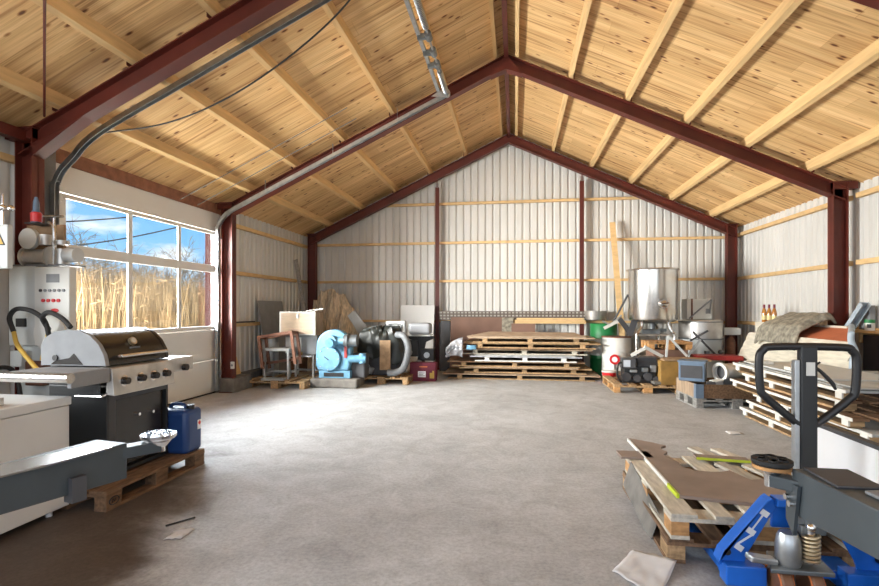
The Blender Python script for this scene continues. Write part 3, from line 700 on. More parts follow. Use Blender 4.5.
# hoses
def hose(name, pts, r, m, label, par=None):
    b = MB(); b.tube(pts, r, 12, 8); o_ = b.build(name, m, par)
    if par is None: tag(o_, label, 'hose', 'hoses on the control cabinet')
    return o_
h = hose('hose', [(-4.58, 3.98, 1.24), (-4.60, 3.96, 1.37), (-4.50, 3.94, 1.45), (-4.34, 3.94, 1.43), (-4.24, 3.97, 1.34), (-4.22, 4.0, 1.18)], 0.021, 'rubber', 'black hose arching over the left half of the control cabinet')
MB().tube([(-4.58, 3.98, 1.24), (-4.48, 3.93, 1.12), (-4.28, 3.88, 0.97), (-4.12, 3.86, 0.84)], 0.019, 12, 6).build('yellow_sleeve', 'yellow', h)
h = hose('hose', [(-4.25, 4.02, 1.26), (-4.22, 3.93, 1.37), (-4.10, 3.88, 1.42), (-3.95, 3.86, 1.37), (-3.84, 3.84, 1.29)], 0.021, 'rubber', 'black hose curving over the round cover of the control cabinet')
MB().tube([(-4.25, 4.02, 1.26), (-4.26, 4.0, 1.12), (-4.28, 3.98, 0.98)], 0.018, 12, 6).build('yellow_sleeve', 'yellow', h)
hose('hose', [(-4.90, 3.95, 1.83), (-4.90, 4.0, 1.6), (-4.86, 4.05, 1.2), (-4.88, 4.05, 0.6), (-4.9, 4.05, 0.03)], 0.018, 'cable', 'thin black hose hanging down the left side of the control cabinet')
hose('hose', [(-4.9, 4.02, 0.82), (-4.75, 3.97, 0.90), (-4.55, 3.95, 0.88), (-4.48, 3.96, 0.60), (-4.5, 3.98, 0.03)], 0.02, 'cable', 'black hose looping low beneath the socket box')
# filling head
t = thing('filling_head', 'steel pipe and valve assembly standing on the control cabinet', 'valve assembly', (-4.82, 4.2, 1.862))
MB().bx(0.0, 0.42, 0.12, 0.15, 0.0, 0.42).build('backing_board', 'osb', t, smooth=False)
MB().bx(-0.04, 0.62, -0.05, 0.17, 0.0, 0.015).build('base_plate', 'grey_mid', t, smooth=False)
b = MB(); b.cyl((0.16, 0.0, 0.09), (0.40, 0.0, 0.09), 0.075, n=24); b.cyl((0.14, 0, 0.09), (0.16, 0, 0.09), 0.10, n=24); b.cyl((0.40, 0, 0.09), (0.42, 0, 0.09), 0.10, n=24); b.build('pump_barrel', 'stainless_dull', t)
b = MB(); b.lathe([(0.0, 0), (0.09, 0), (0.10, 0.01), (0.10, 0.05), (0.06, 0.06), (0.0, 0.06)], (0.22, -0.02, 0.26), 28, Matrix.Rotation(R(90), 4, 'X')); b.build('gauge', 'off_white', t)
b = MB(); b.tube([(0.12, -0.02, 0.016), (0.12, -0.02, 0.2)], 0.014, 8); b.tube([(0.46, -0.02, 0.016), (0.46, -0.02, 0.36), (0.40, -0.02, 0.42)], 0.018, 8, 4); b.tube([(0.46, -0.02, 0.22), (0.62, -0.02, 0.22)], 0.016, 8); b.build('pipework', 'stainless', t)
b = MB(); b.cyl((0.36, -0.02, 0.20), (0.36, -0.02, 0.30), 0.055, n=20); b.build('valve_body', 'stainless_dull', t); b = MB(); b.cyl((0.54, -0.02, 0.016), (0.54, -0.02, 0.16), 0.05, n=20); b.cyl((0.54, -0.02, 0.2), (0.54, -0.02, 0.24), 0.06, n=20); b.build('valve_body', 'stainless_dull', t)
b = MB(); b.cyl((0.60, -0.02, 0.10), (0.72, -0.02, 0.10), 0.07, n=20); b.build('motor', 'grey_light', t)
b = MB(); b.tube([(0.46, -0.02, 0.36), (0.46, -0.02, 0.46)], 0.012, 8); b.tube([(0.34, -0.02, 0.48), (0.56, -0.02, 0.47)], 0.012, 8); b.build('lever', 'stainless', t)
b = MB(); b.lathe([(0.042, 0), (0.045, 0.09), (0.028, 0.12), (0.025, 0.20), (0.012, 0.25), (0.0, 0.25)], (-4.58, 4.20, 2.282), 20); o_ = b.build('spray_bottle', 'blue_grey'); tag(o_, 'tapered red and blue bottle standing on top of the valve assembly', 'bottle')
b = MB(); b.lathe([(0.046, 0.01), (0.048, 0.09), (0.036, 0.105)], (0, 0, 0), 20); q = b.build('red_band', 'red', o_); q.location = (-4.58, 4.20, 2.282)
MB().bx(-4.79, -4.65, 4.14, 4.36, 2.27, 2.282).build('bottle_shelf', 'grey_dark', t, smooth=False).location = (4.96, -4.2, -1.862)
# grey switch box with warning triangle, chrome tap
t = thing('switch_box', 'grey switch box with yellow warning triangle at the far left', 'switch box', (-4.94, 3.70, 0))
MB().bx(0, 0.62, 0.0, 0.05, 1.80, 2.18).build('body', 'grey_light', t, smooth=False, bevel=0.008)
MB().bx(0.20, 0.40, 0.0, 0.05, 0, 1.80).build('pedestal', 'grey_mid', t, smooth=False)
b = MB(); b.prism([(0.46, -0.003, 2.00), (0.60, -0.003, 2.00), (0.53, -0.003, 2.13)], (0, 0.003, 0)); w_ = b.build('warning_triangle', 'black', t, smooth=False)
b = MB(); b.prism([(0.477, -0.005, 2.01), (0.583, -0.005, 2.01), (0.53, -0.005, 2.108)], (0, 0.002, 0)); b.build('yellow_field', 'yellow', w_, smooth=False)
t = thing('beer_tap', 'chrome tap with cross handle standing on the grey switch box', 'tap', (-4.40, 3.725, 2.18))
b = MB(); b.cyl((0, 0, 0), (0, 0, 0.20), 0.012, n=12); b.ball((0, 0, 0.15), 0.03); b.build('stem', 'chrome', t)
b = MB(); b.cyl((-0.09, 0, 0.13), (0.09, 0, 0.14), 0.014, n=12); b.ball((0.09, 0, 0.14), 0.03, (0.7, 1, 1)); b.ball((-0.09, 0, 0.13), 0.026, (0.7, 1, 1)); b.build('cross_handle', 'chrome', t)
b = MB(); b.cyl((0, 0, 0.18), (0, 0, 0.27), 0.014, 0.008, n=12); b.build('lever', 'chrome', t)
b = MB(); b.cyl((-0.12, 0.0, 0.0), (-0.12, 0.0, 0.05), 0.024, n=16); b.build('red_wheel', 'red_dark', t)

# litter on the floor
b = MB(); b.grid(lambda u, v: Vector((-2.18 + u * 0.10, 2.84 + v * 0.14 + u * 0.03, 0.004 + 0.03 * abs(noise.noise((u * 4, v * 4, 1))))), 6, 6)
tag(b.build('paper_scrap', 'paper', solid=0.002), 'small crumpled white scrap on the floor in front of the pallet', 'paper')
tag(MB().tube([(-2.30, 3.02, 0.007), (-2.19, 3.17, 0.008)], 0.006, 6).build('stick', 'black'), 'thin dark stick lying on the floor near the grill', 'stick')
b = MB(); b.grid(lambda u, v: Vector((2.45 + u * 0.16, 6.22 + v * 0.12, 0.004 + 0.02 * abs(noise.noise((u * 4, v * 4, 5))))), 5, 5)
tag(b.build('paper_scrap', 'paper', solid=0.002), 'small white scrap on the floor before the right-hand sheet stack', 'paper')
def sheet(u, v):
    a = Vector((0.53, 2.87, 0)).lerp(Vector((0.70, 3.14, 0)), u); c = Vector((0.70, 2.62, 0)).lerp(Vector((0.90, 2.98, 0)), u)
    p = a.lerp(c, v); p.z = 0.004 + 0.035 * max(0, u - 0.55) * v * 2 + 0.018 * abs(noise.noise((u * 3, v * 3, 2))); return p
b = MB(); b.grid(sheet, 14, 14); tag(b.build('paper_sheet', 'paper', solid=0.0015), 'large creased white paper sheet on the floor beside the pallets', 'paper')

# ------------------------------------------------------------------ right foreground: two pallets, cut panels, pallet truck
make_pallet('dark lower pallet of the two under the cut brown panels', 'pal_dark', 1.2, 1.0, (0.86, 3.02, 0), 0, blockm='pal')
pu = make_pallet('pale upper pallet of the two under the cut brown panels', 'pal_pale', 1.2, 1.0, (0.875, 3.0, 0.145), 0, blockm='pal_orange')
b = MB(); b.prism([(0.84, 3.60, 0.1455), (0.70, 3.60, 0.147), (0.83, 3.20, 0.147), (0.93, 3.20, 0.1455), (0.93, 3.60, 0.1455)], (0, 0, 0.004)); o_ = b.build('sheet_offcut', 'ply_brown', smooth=False); bpy.data.objects.remove(o_)
tag(MB().bar((0.845, 3.98, 0.20), (0.868, 3.30, 0.07), 0.004, 0.20, up=(0.25, 0, 1)).build('sheet_offcut', 'concrete_b', smooth=False), 'grey sheet offcut hanging off the left edge of the pallet pair', 'offcut')
def panel_with_holes(name, outline, holes, th, m, z, label, cat):
    """flat outline with round cut-outs, edges kept as real walls"""
    b = bmesh.new()
    loops = [outline] + holes; es = []
    for lp in loops:
        vs = [b.verts.new((p[0], p[1], z)) for p in lp]
        es += [b.edges.new((vs[i], vs[(i + 1) % len(vs)])) for i in range(len(vs))]
    bmesh.ops.triangle_fill(b, edges=es, use_beauty=True, use_dissolve=False)
    r = bmesh.ops.extrude_face_region(b, geom=b.faces[:])
    for v in r['geom']:
        if isinstance(v, bmesh.types.BMVert): v.co.z += th
    q = MB(); q.bm.free(); q.bm = b
    return tag(q.build(name, m, smooth=False), label, cat)
def arc(cx, cy, rx, ry, a0, a1, n=14): return [(cx + rx * math.cos(R(a0 + (a1 - a0) * k / n)), cy + ry * math.sin(R(a0 + (a1 - a0) * k / n))) for k in range(n + 1)]
ZP = 0.290
pan = panel_with_holes('cut_plywood', [(1.00, 3.25), (1.70, 3.12), (1.86, 3.20), (1.86, 3.44)] + arc(1.80, 3.58, 0.12, 0.14, -70, -180, 8) + [(1.62, 3.72)] + arc(1.36, 3.88, 0.17, 0.13, -25, -205, 12) + [(1.15, 4.14)] + arc(1.28, 4.30, 0.10, 0.12, -140, -250, 6) + [(1.16, 4.50), (0.99, 4.62)], [], 0.02, 'ply_brown', ZP, 'brown film-faced panel with curved cut-outs lying on the pale pallet', 'panel')
MB().bar((0.992, 3.26, ZP + 0.012), (0.982, 4.60, ZP + 0.012), 0.012, 0.026).build('pale_edge', 'off_white', pan, smooth=False)
MB().bar((0.990, 3.25, ZP + 0.012), (0.988, 3.45, ZP + 0.012), 0.014, 0.027).build('lime_edge', 'lime', pan, smooth=False)
tag(MB().box((0.93, 4.12, 0.301), (0.24, 0.17, 0.018), (0, 0, R(2))).build('board_offcut', 'ply_brown', smooth=False), 'small brown board across the far left corner of the pale pallet', 'board')
o_ = MB().bar((1.36, 4.08, 0.320), (1.72, 4.04, 0.320), 0.09, 0.018).build('lime_batten', 'ply_brown', smooth=False); MB().bar((1.36, 4.032, 0.320), (1.72, 3.992, 0.320), 0.006, 0.019).build('lime_edge', 'lime', o_, smooth=False); tag(o_, 'lime-edged strip lying across the cut brown panel', 'batten')
for k, (xa, ya) in enumerate(((1.45, 4.28), (1.62, 4.26), (1.50, 3.86), (1.68, 3.84))):
    tag(MB().bar((xa, ya + .12, ZP + 0.012), (xa + 0.10, ya - 0.24, ZP + 0.012), 0.085, 0.02).build('pale_offcut', 'pal_pale', smooth=False),
        'pale offcut board under the cut panel, ' + ('behind the lime strip, left one', 'behind the lime strip, right one', 'before the lime strip, left one', 'before the lime strip, right one')[k], 'offcut', 'pale offcut boards')
make_pallet('worn pallet to the right of the pale pallet, behind the truck', 'pal', 1.2, 0.55, (1.92, 3.42, 0), 0, blockm='pal_orange')

# pallet truck
t = thing('pallet_truck', 'bright blue hand pallet truck with black loop handle', 'pallet truck', (1.42, 2.70, 0))
b = MB()     # loop handle
lp = []
for (x, z) in ((-0.17, 1.262), (0.17, 1.262), (0.215, 1.22), (0.222, 1.08), (0.19, 1.02), (0.05, 0.905)): lp.append((x, 0, z))
pts = [(-0.03, 0, 0.885), (-0.06, 0, 0.90), (-0.185, 0, 1.01), (-0.212, 0, 1.055), (-0.218, 0, 1.20), (-0.20, 0, 1.245), (-0.15, 0, 1.263), (0.15, 0, 1.263), (0.20, 0, 1.245), (0.218, 0, 1.20), (0.212, 0, 1.055), (0.185, 0, 1.01), (0.06, 0, 0.90), (0.03, 0, 0.885)]
b.tube(pts, 0.019, 14, 5); b.build('loop_handle', 'black', t)
MB().bx(-0.038, 0.038, -0.022, 0.022, 0.42, 1.27).build('tiller_shaft', 'black_steel', t, smooth=False, bevel=0.008)
MB().bx(-0.062, -0.039, -0.016, 0.022, 0.40, 1.20).build('lit_shaft_side', 'galv', t, smooth=False, bevel=0.004)  # pale strip stands in for the lit side face of the shaft
MB().bx(-0.016, 0.022, -0.026, -0.022, 1.125, 1.19).build('sticker', 'off_white', t, smooth=False)
b = MB(); b.tube([(0.03, 0.0, 1.17), (0.06, -0.01, 1.14), (0.10, -0.02, 1.09), (0.115, -0.02, 1.06)], [0.006, 0.009, 0.010, 0.006], 8, 5); b.tube([(0.03, 0, 1.17), (0.055, -0.005, 1.19)], 0.005, 6); b.build('release_lever', 'black', t)
b = MB(); b.cyl((0, 0.0, 0.24), (0, 0, 0.46), 0.04, n=20); b.bx(-0.06, 0.05, -0.03, 0.05, 0.40, 0.43); b.bx(-0.05, 0.06, -0.05, 0.05, 0.36, 0.40); b.build('tiller_yoke', 'galv_dark', t, smooth=True, bevel=0.003)
b = MB(); b.lathe([(0.05, 0.205), (0.056, 0.22), (0.056, 0.30), (0.05, 0.34), (0.04, 0.36), (0.0, 0.36)], (-0.10, -0.03, 0), 24); b.build('pump_cylinder', 'galv', t)
b = MB(); b.cyl((-0.015, -0.06, 0.23), (-0.015, -0.06, 0.39), 0.018, n=16); b.ball((-0.015, -0.06, 0.40), 0.022); pp = b.build('pump_piston', 'chrome', t)
b = MB(); n = 7 * 16
b.tube([(-0.015 + 0.033 * math.cos(2 * PI * k / 16), -0.06 + 0.033 * math.sin(2 * PI * k / 16), 0.235 + 0.13 * k / n) for k in range(n + 1)], 0.0075, 8); b.build('spring', 'brass', pp)
b = MB(); b.prism([(-0.21, -0.10, 0.185), (0.07, -0.10, 0.185), (0.09, 0.08, 0.185), (-0.14, 0.10, 0.185)], (0, 0, 0.022)); b.build('pump_base', 'galv_dark', t, smooth=False, bevel=0.005)
MB().bar((-0.29, -0.05, 0.235), (-0.16, -0.03, 0.215), 0.06, 0.03).build('pump_pedal', 'galv', t, smooth=False, bevel=0.008)
for x in (-0.135, 0.0):
    b = MB(); b.lathe([(0.050, -0.026), (0.094, -0.026), (0.10, -0.02), (0.10, 0.02), (0.094, 0.026), (0.050, 0.026)], (x, -0.02, 0.10), 36, Matrix.Rotation(R(90), 4, 'Y') ); w_ = b.build('steer_wheel', 'wheel_brown', t)
    b = MB(); b.lathe([(0.0, -0.016), (0.05, -0.020), (0.078, -0.028), (0.082, -0.028), (0.082, 0.028), (0.078, 0.028), (0.05, 0.020), (0.0, 0.016)], (x, -0.02, 0.10), 30, Matrix.Rotation(R(90), 4, 'Y')); hb = b.build('hub', 'galv', w_)
    for s in (-1, 1):
        b = MB(); b.tube([(x + s * 0.0275, -0.02 + 0.086 * math.cos(2 * PI * k / 30), 0.10 + 0.086 * math.sin(2 * PI * k / 30)) for k in range(30)], 0.005, 6, closed=True); b.build('rim_ring', 'pump_orange', w_)
# frame: A-shaped carriage of two sloping plates, and two forks
for s in (-1, 1):
    b = MB()
    q = [(s * 0.10, 0.06, 0.465), (s * 0.145, 0.06, 0.500), (s * 0.165, 0.06, 0.485), (s * 0.375, 0.06, 0.215), (s * 0.395, 0.06, 0.16), (s * 0.345, 0.06, 0.10), (s * 0.27, 0.06, 0.115), (s * 0.245, 0.06, 0.20)]
    b.prism(q, (0, 0.012, 0)); b.prism([(x, y - 0.03, z) for x, y, z in (q[1], q[2], q[3], q[4])] + [(s * 0.385, 0.03, 0.155), (s * 0.366, 0.03, 0.215), (s * 0.158, 0.03, 0.478), (s * 0.14, 0.03, 0.491)], (0, 0.08, 0))
    fr = b.build('carriage_plate', 'blue_truck', t, smooth=False, bevel=0.004)
    b = MB(); b.bx(s * 0.19, s * 0.33, 0.07, 1.18, 0.045, 0.096); b.bx(s * 0.18, s * 0.37, 0.0, 0.09, 0.06, 0.16); fk = b.build('fork', 'blue_truck', t, smooth=False, bevel=0.006)
    MB().cyl((s * 0.24, 1.0, 0.045), (s * 0.32, 1.0, 0.045), 0.041, n=20).build('load_roller', 'wheel_brown', fk)
    MB().cyl((s * 0.352, 0.03, 0.215), (s * 0.352, 0.06, 0.215), 0.017, n=16).build('pivot_bolt', 'black', fr)
    if s < 0:   # white letter marks up the slope
        p0 = Vector((-0.288, 0.0585, 0.232)); p1 = Vector((-0.160, 0.0585, 0.425)); u = (p1 - p0).normalized(); v = Vector((-u.z, 0, u.x))
        b = MB(); L = (p1 - p0).length
        def quad(a, c_, w):
            A, B = p0 + u * a[0] + v * a[1], p0 + u * c_[0] + v * c_[1]; dd = (B - A).normalized(); nn = Vector((-dd.z, 0, dd.x)) * w / 2
            b.prism([A - nn, B - nn, B + nn, A + nn], (0, -0.003, 0))
        for a in (0.0, 0.44, 0.94): quad((a * L, -0.022), (a * L, 0.020), 0.030)
        quad((0.06 * L, 0.014), (0.38 * L, -0.014), 0.010); quad((0.5 * L, 0.0), (0.88 * L, 0.0), 0.008)
        b.build('white_letters', 'white_mark', fr, smooth=False)
b = MB(); b.bx(-0.12, 0.12, 0.03, 0.11, 0.455, 0.495); b.bx(-0.12, 0.12, 0.09, 0.11, 0.33, 0.46); b.build('carriage_head', 'blue_truck', t, smooth=False, bevel=0.006)
b = MB(); b.bx(-0.37, 0.37, 0.085, 0.10, 0.09, 0.13); b.build('cross_member', 'blue_truck', t, smooth=False)

# white chest at the right
t = thing('white_board', 'tall white board standing on edge behind the truck handle', 'board', (1.68, 1.6, 0))
MB().bx(0, 0.03, 0, 1.72, 0.46, 0.79).build('face_sheet', 'bright_white', t, smooth=False, bevel=0.003)
MB().bx(-0.004, 0.036, 0, 1.72, 0.79, 0.81).build('top_strip', 'grey_dark', t, smooth=False)
for y in (0.10, 0.95): MB().bx(0.03, 0.09, y, y + 0.06, 0.0, 0.79).build('leg', 'grey_dark', t, smooth=False)

# ------------------------------------------------------------------ long sheet pallets
def long_pallet(name, label, m_deck, m_block, L, W, loc, rz=0, group=None, h=0.135, edge=None, run=True, nb=3, boards=False, inset=0.35):
    """long side along local X, front at y = 0"""
    t = thing(name, label, 'pallet', loc, rz, group)
    th = 0.026
    if boards:
        y = 0
        while y + 0.14 <= W + 1e-6:
            MB().bx(0, L, y, y + 0.14, h - th, h).build('deck_board', m_deck, t, smooth=False, bevel=0.002, seg=1); y += 0.21
    else:
        MB().bx(0, L, 0, W, h - th, h).build('deck_sheet', m_deck, t, smooth=False, bevel=0.002, seg=1)
    if edge: MB().bx(0, L, -0.006, 0, h - th - 0.004, h + 0.001).build('edge_strip', edge, t, smooth=False)
    for k in range(nb):
        x = inset + (L - 2 * inset) * k / (nb - 1)
        for y in (0.02, W - 0.14):
            MB().bx(x - 0.05, x + 0.05, y, y + 0.12, 0.022 if run else 0.0, h - th).build('block', m_block, t, smooth=False)
    if run:
        for y in (0.02, W - 0.14): MB().bx(0.1, L - 0.1, y, y + 0.12, 0, 0.022).build('runner_board', m_block, t, smooth=False)
    return t
G = 'stacked sheet pallets at the back wall'
px2x = lambda px: (px - 510) / 47.6 - 0.02
lay = [(440, 591, 'ply_tan', 'pal', 'bottom layer of the pallet stack at the back wall, widest dark boards'),
       (456, 584, 'pal', 'pal', 'second layer from the bottom of the pallet stack at the back wall'),
       (444, 577, 'pal_dark', 'pal', 'dark third layer from the bottom of the pallet stack at the back wall'),
       (467, 574, 'plast', 'block_white', 'silvery plastic-wrapped fourth layer of the pallet stack at the back wall'),
       (455, 585, 'ply_tan', 'pal_pale', 'fifth layer of the pallet stack, with a blue wrap at its left'),
       (460, 592, 'pal', 'pal', 'second layer from the top of the pallet stack at the back wall'),
       (465, 586, 'ply_tan', 'pal', 'top layer of the pallet stack at the back wall, dusty tan board')]
z = 0.0
for i, (a, c, md, mb, lab) in enumerate(lay):
    x0, x1 = px2x(a), px2x(c); h = 0.114
    tt = long_pallet('sheet_pallet', lab, md, mb, x1 - x0, 1.0 + 0.10 * (i % 2), (x0, 10.33 + 0.05 * ((i * 5) % 3), z), R((-0.6, 0.5, 0.2, -0.8, 0.9, -0.3, 0.4)[i]), G, h)
    z += h + 0.003
    if i in (1, 3, 4):
        sh = MB().bx(0, (x1 - x0) * (0.86, 0.9, 0.7)[(1, 3, 4).index(i)], 0, 0.95, 0, 0.016).build('loose_board', ('ply_tan', 'slate', 'pal_dark')[(1, 3, 4).index(i)], smooth=False, loc=(x0 + 0.1, 10.36, z))
        tag(sh, ('thin tan board between the second and third layers of the back stack', 'thin grey board lying on the plastic-wrapped layer of the back stack', 'short dark board between the fifth and sixth layers of the back stack')[(1, 3, 4).index(i)], 'board'); z += 0.018
# top board with a shallow ridge, wrap and small pieces
b = MB(); b.prism([(-0.98, 10.30, z), (1.40, 10.34, z), (1.20, 10.62, z + 0.07), (-0.55, 10.62, z + 0.08)], (0, 0, 0.022)); tag(b.build('cover_board', 'ply_tan', smooth=False), 'dusty tan cover board sloping on top of the back pallet stack', 'board')
b = MB(); b.grid(lambda u, v: Vector((-1.42 + 0.36 * u + 0.03 * noise.noise((u * 4, v * 4, 0)), 10.27 - 0.05 * math.sin(v * 3) + 0.05 * noise.noise((u * 5, v * 5, 3)), 0.44 + 0.42 * v + 0.05 * math.sin(u * 3) - 0.22 * (1 - u) * v)), 16, 16)
tag(b.build('plastic_wrap', 'plast', solid=0.006), 'crumpled clear plastic wrap hanging at the left end of the back stack', 'plastic wrap')
b = MB(); b.grid(lambda u, v: Vector((-0.98 + 0.2 * u, 10.24 - 0.03 * math.sin(u * 3.1), 0.62 + 0.09 * v + 0.015 * noise.noise((u * 5, v * 5, 2)))), 8, 6)
tag(b.build('blue_wrap', 'blue_light', solid=0.01), 'pale blue rag hanging from the back pallet stack', 'rag')
# behind the stack: brown sheets, perforated band, pale planks
def lean(name, label, cat, x0, x1, z1, yb, yt, m, th=0.02, z0=0.0, grp=None):
    b = MB(); b.prism([(x0, yb, z0), (x1, yb, z0), (x1, yt, z1), (x0, yt, z1)], (0, th, 0))
    return tag(b.build(name, m, smooth=False), label, cat, grp)
lean('brown_hardboard', 'large brown panel leaning on the back wall behind the pallet stack', 'panel', -1.50, -0.22, 1.255, 11.50, 11.72, 'panel_brown')
lean('brown_hardboard', 'narrow dark brown panel beside the left gable post', 'panel', -1.74, -1.51, 1.17, 11.55, 11.70, 'grey_dark')
lean('brown_hardboard', 'small brown panel top showing above the middle of the pallet stack', 'panel', -0.08, 0.45, 1.12, 11.42, 11.50, 'panel_brown')
lean('mottled_board', 'grey mottled board end between brown panel and pale planks', 'board', -0.30, -0.04, 1.25, 11.46, 11.68, 'rug')
b = MB(); b.bx(-1.78, 2.02, 11.76, 11.79, 1.19, 1.40); tag(b.build('perforated_strip', 'perf', smooth=False), 'long perforated dark metal strip standing on the girt behind the pallet stack', 'metal strip')
for k in range(3):
    tag(MB().bx(-0.06 + 0.05 * k, 1.60 - 0.03 * k, 11.70 - 0.02 * k, 11.76 - 0.02 * k, 1.115 + 0.045 * k, 1.155 + 0.045 * k).build('plank', 'timber_g', smooth=False), ('lowest', 'middle', 'topmost')[k] + ' of three pale planks lying above the pallet stack', 'plank', 'pale planks at the back wall')

# ------------------------------------------------------------------ right: long stack of white-edged sheet pallets (long side along Y)
G2 = 'white-edged sheet pallets at the right'
zz = 0.0
spec = [(5.1, 7.39, 3.05, 'slate', 0.085, 'bottom layer of the white-edged sheet stack at right'),
        (4.95, 7.24, 3.07, 'pal_dark', 0.085, 'second layer from the floor in the white-edged sheet stack at right'),
        (4.92, 7.09, 3.09, 'slate', 0.08, 'third layer from the floor in the white-edged sheet stack at right'),
        (5.03, 7.68, 3.04, 'pal_dark', 0.08, 'third layer from the top in the white-edged sheet stack at right'),
        (5.27, 7.39, 3.08, 'pal_dark', 0.085, 'second layer from the top in the white-edged sheet stack at right'),
        (5.15, 7.61, 3.05, 'slate', 0.085, 'top pallet of the white-edged sheet stack at right')]
for i, (ya, yb, xf, md, h, lab) in enumerate(spec):
    W = 0.88
    tt = long_pallet('sheet_pallet', lab, md, 'pal', yb - ya, W, (xf, yb, zz), R(-90 + (0.5, -0.8, 0.6, -0.4, 0.7, -0.3)[i]), G2, h + 0.03, 'block_white', True, 4, boards=(i in (1, 3, 4)), inset=0.12)
    # whitewashed block faces on the aisle side
    L = yb - ya
    for k in range(4):
        x = 0.12 + (L - 0.24) * k / 3
        MB().bx(x - 0.05, x + 0.05, 0.004, 0.02, 0.022, h + 0.008).build('white_block_face', 'block_white', tt, smooth=False)
    zz += h + 0.033
Z2 = zz
for i, (x0, x1, ya, yb, dz, m, lab) in enumerate((
        (3.07, 3.95, 5.25, 7.5, 0.0, 'slate', 'grey sheet board lying on top of the right sheet stack, lowest'),
        (3.12, 3.96, 5.1, 7.3, 0.014, 'slate', 'grey sheet board on top of the right sheet stack, middle of three'),
        (3.10, 3.92, 5.6, 7.4, 0.028, 'grey_light', 'uppermost pale grey sheet board on the right sheet stack'))):
    tag(MB().bx(x0, x1, ya, yb, Z2 + dz, Z2 + dz + 0.012).build('sheet_board', m, smooth=False), lab, 'board', 'sheet boards on the right stack')
for k, (y, x) in enumerate(((6.95, 3.11), (6.25, 3.12))):
    tag(MB().bx(x, x + 0.16, y, y + 0.16, Z2 + 0.041, Z2 + 0.085).build('foam_block', 'block_white', smooth=False, bevel=0.01), ('white block on the top sheets at their far left corner', 'white block on the top sheets seen inside the truck handle')[k], 'block')
# second stack to the right (shows to the right of the truck handle)
zz = 0.0
for i in range(5):
    ya = (4.4, 4.6, 4.5, 4.7, 4.9)[i]
    tt = long_pallet('sheet_pallet', ('bottom', 'second', 'middle', 'fourth', 'top')[i] + ' layer of the rear sheet stack by the right wall', ('pal_dark', 'pal_pale', 'pal_dark', 'pal_pale', 'pal_pale')[i], 'pal_dark', 2.0, 0.85, (3.985, ya + 1.75, zz), R(-90), 'sheet pallets by the right wall', 0.14, 'block_white', True, 3, boards=(i % 2 == 1))
    zz += 0.143
tag(MB().bx(4.0, 4.8, 4.7, 6.5, zz, zz + 0.014).build('sheet_board', 'slate', smooth=False), 'grey sheet board on the rear stack by the right wall', 'board')
tag(MB().bx(4.1, 4.75, 5.0, 5.6, zz + 0.015, zz + 0.03).build('sheet_board', 'off_white', smooth=False), 'small white board on the rear stack below the wooden shelf', 'board')

# ------------------------------------------------------------------ right wall: planked hull, rug, bottles, shelf
t = thing('planked_hull', 'cream plank-sided trough with terracotta inside by the right wall', 'planked trough', (4.0, 6.72, 0))
for k in range(6):      # lapped side planks, raked far end
    z0 = 0.36 + k * 0.115; ext = 3.25 - k * 0.11
    b = MB(); b.prism([(-0.025, 0, z0), (0.03, 0, z0), (0.055, 0, z0 + 0.112), (0.035, 0, z0 + 0.112)], (0, ext, 0)); b.build('side_plank', 'cream', t, smooth=False)
b = MB(); b.prism([(0.045, 0.02, 1.02), (0.06, 0.02, 0.95), (0.45, 0.72, 1.14), (0.45, 0.72, 1.19)], (0, 2.2, 0)); b.build('lining', 'terra', t, smooth=False)
b = MB(); b.bx(0.44, 0.51, 0.80, 3.4, 0.4, 1.215); b.build('back_board', 'cream', t, smooth=False)
b = MB(); b.tube([(0.02, -0.03, 0.45), (0.015, -0.03, 0.80), (0.05, -0.03, 0.92), (0.0, -0.03, 1.06), (0.0, -0.03, 1.16)], 0.035, 10, 6); b.tube([(0.0, -0.03, 1.15), (0.48, 0.76, 1.22)], 0.034, 10); b.build('end_rim', 'rim_blue', t)
b = MB(); b.prism([(0.03, 0.02, 0.4), (0.48, 0.78, 0.4), (0.48, 0.78, 1.2), (0.03, 0.02, 1.1)], (0, 0.02, 0)); b.build('end_board', 'terra', t, smooth=False)
for y in (0.4, 2.4):
    b = MB(); b.bx(0.05, 0.5, y, y + 0.08, 0.30, 0.36); b.bx(0.08, 0.14, y, y + 0.08, 0, 0.3); b.bx(0.43, 0.49, y, y + 0.08, 0, 0.3); b.build('trestle', 'timber', t, smooth=False)
def rugf(u, v):
    y = 7.90 + 1.18 * u
    x = 4.53 - 0.60 * v
    z = 1.395 - 0.24 * v ** 1.4 - (0.22 * (v - 0.88) / 0.12 if v > 0.88 else 0) - (0.08 * (0.1 - v) / 0.1 if v < 0.1 else 0)
    z += 0.014 * noise.noise((u * 6, v * 5, 0)) - 0.14 * max(0, u - 0.9) * 4 - 0.14 * max(0, 0.07 - u) * 8
    return Vector((x, y + 0.03 * noise.noise((u * 3, v * 6, 7)) - 0.10 * v, z))
b = MB(); b.grid(rugf, 30, 26); tag(b.build('rug', 'rug', solid=0.03), 'speckled grey-green rug draped over the cream planked trough', 'rug')
def bottle(x, y, z, label):
    t = thing('beer_bottle', label, 'bottle', (x, y, z), 0, 'bottles on the trough rim')
    b = MB(); b.lathe([(0.0, 0), (0.036, 0), (0.038, 0.01), (0.038, 0.17), (0.03, 0.21), (0.016, 0.25), (0.015, 0.30), (0.0, 0.30)], n=20); b.build('glass_body', 'amber', t)
    b = MB(); b.lathe([(0.0165, 0.25), (0.018, 0.26), (0.018, 0.315), (0.0, 0.315)], n=16); b.build('foil', 'maroon', t)
    b = MB(); b.lathe([(0.0388, 0.04), (0.0388, 0.12)], n=20); b.build('label_band', 'label_y', t)
    return t
bottle(4.475, 9.86, 1.216, 'amber bottle on the trough rim, farthest left of three')
bottle(4.475, 9.68, 1.216, 'amber bottle on the trough rim, middle one of three')
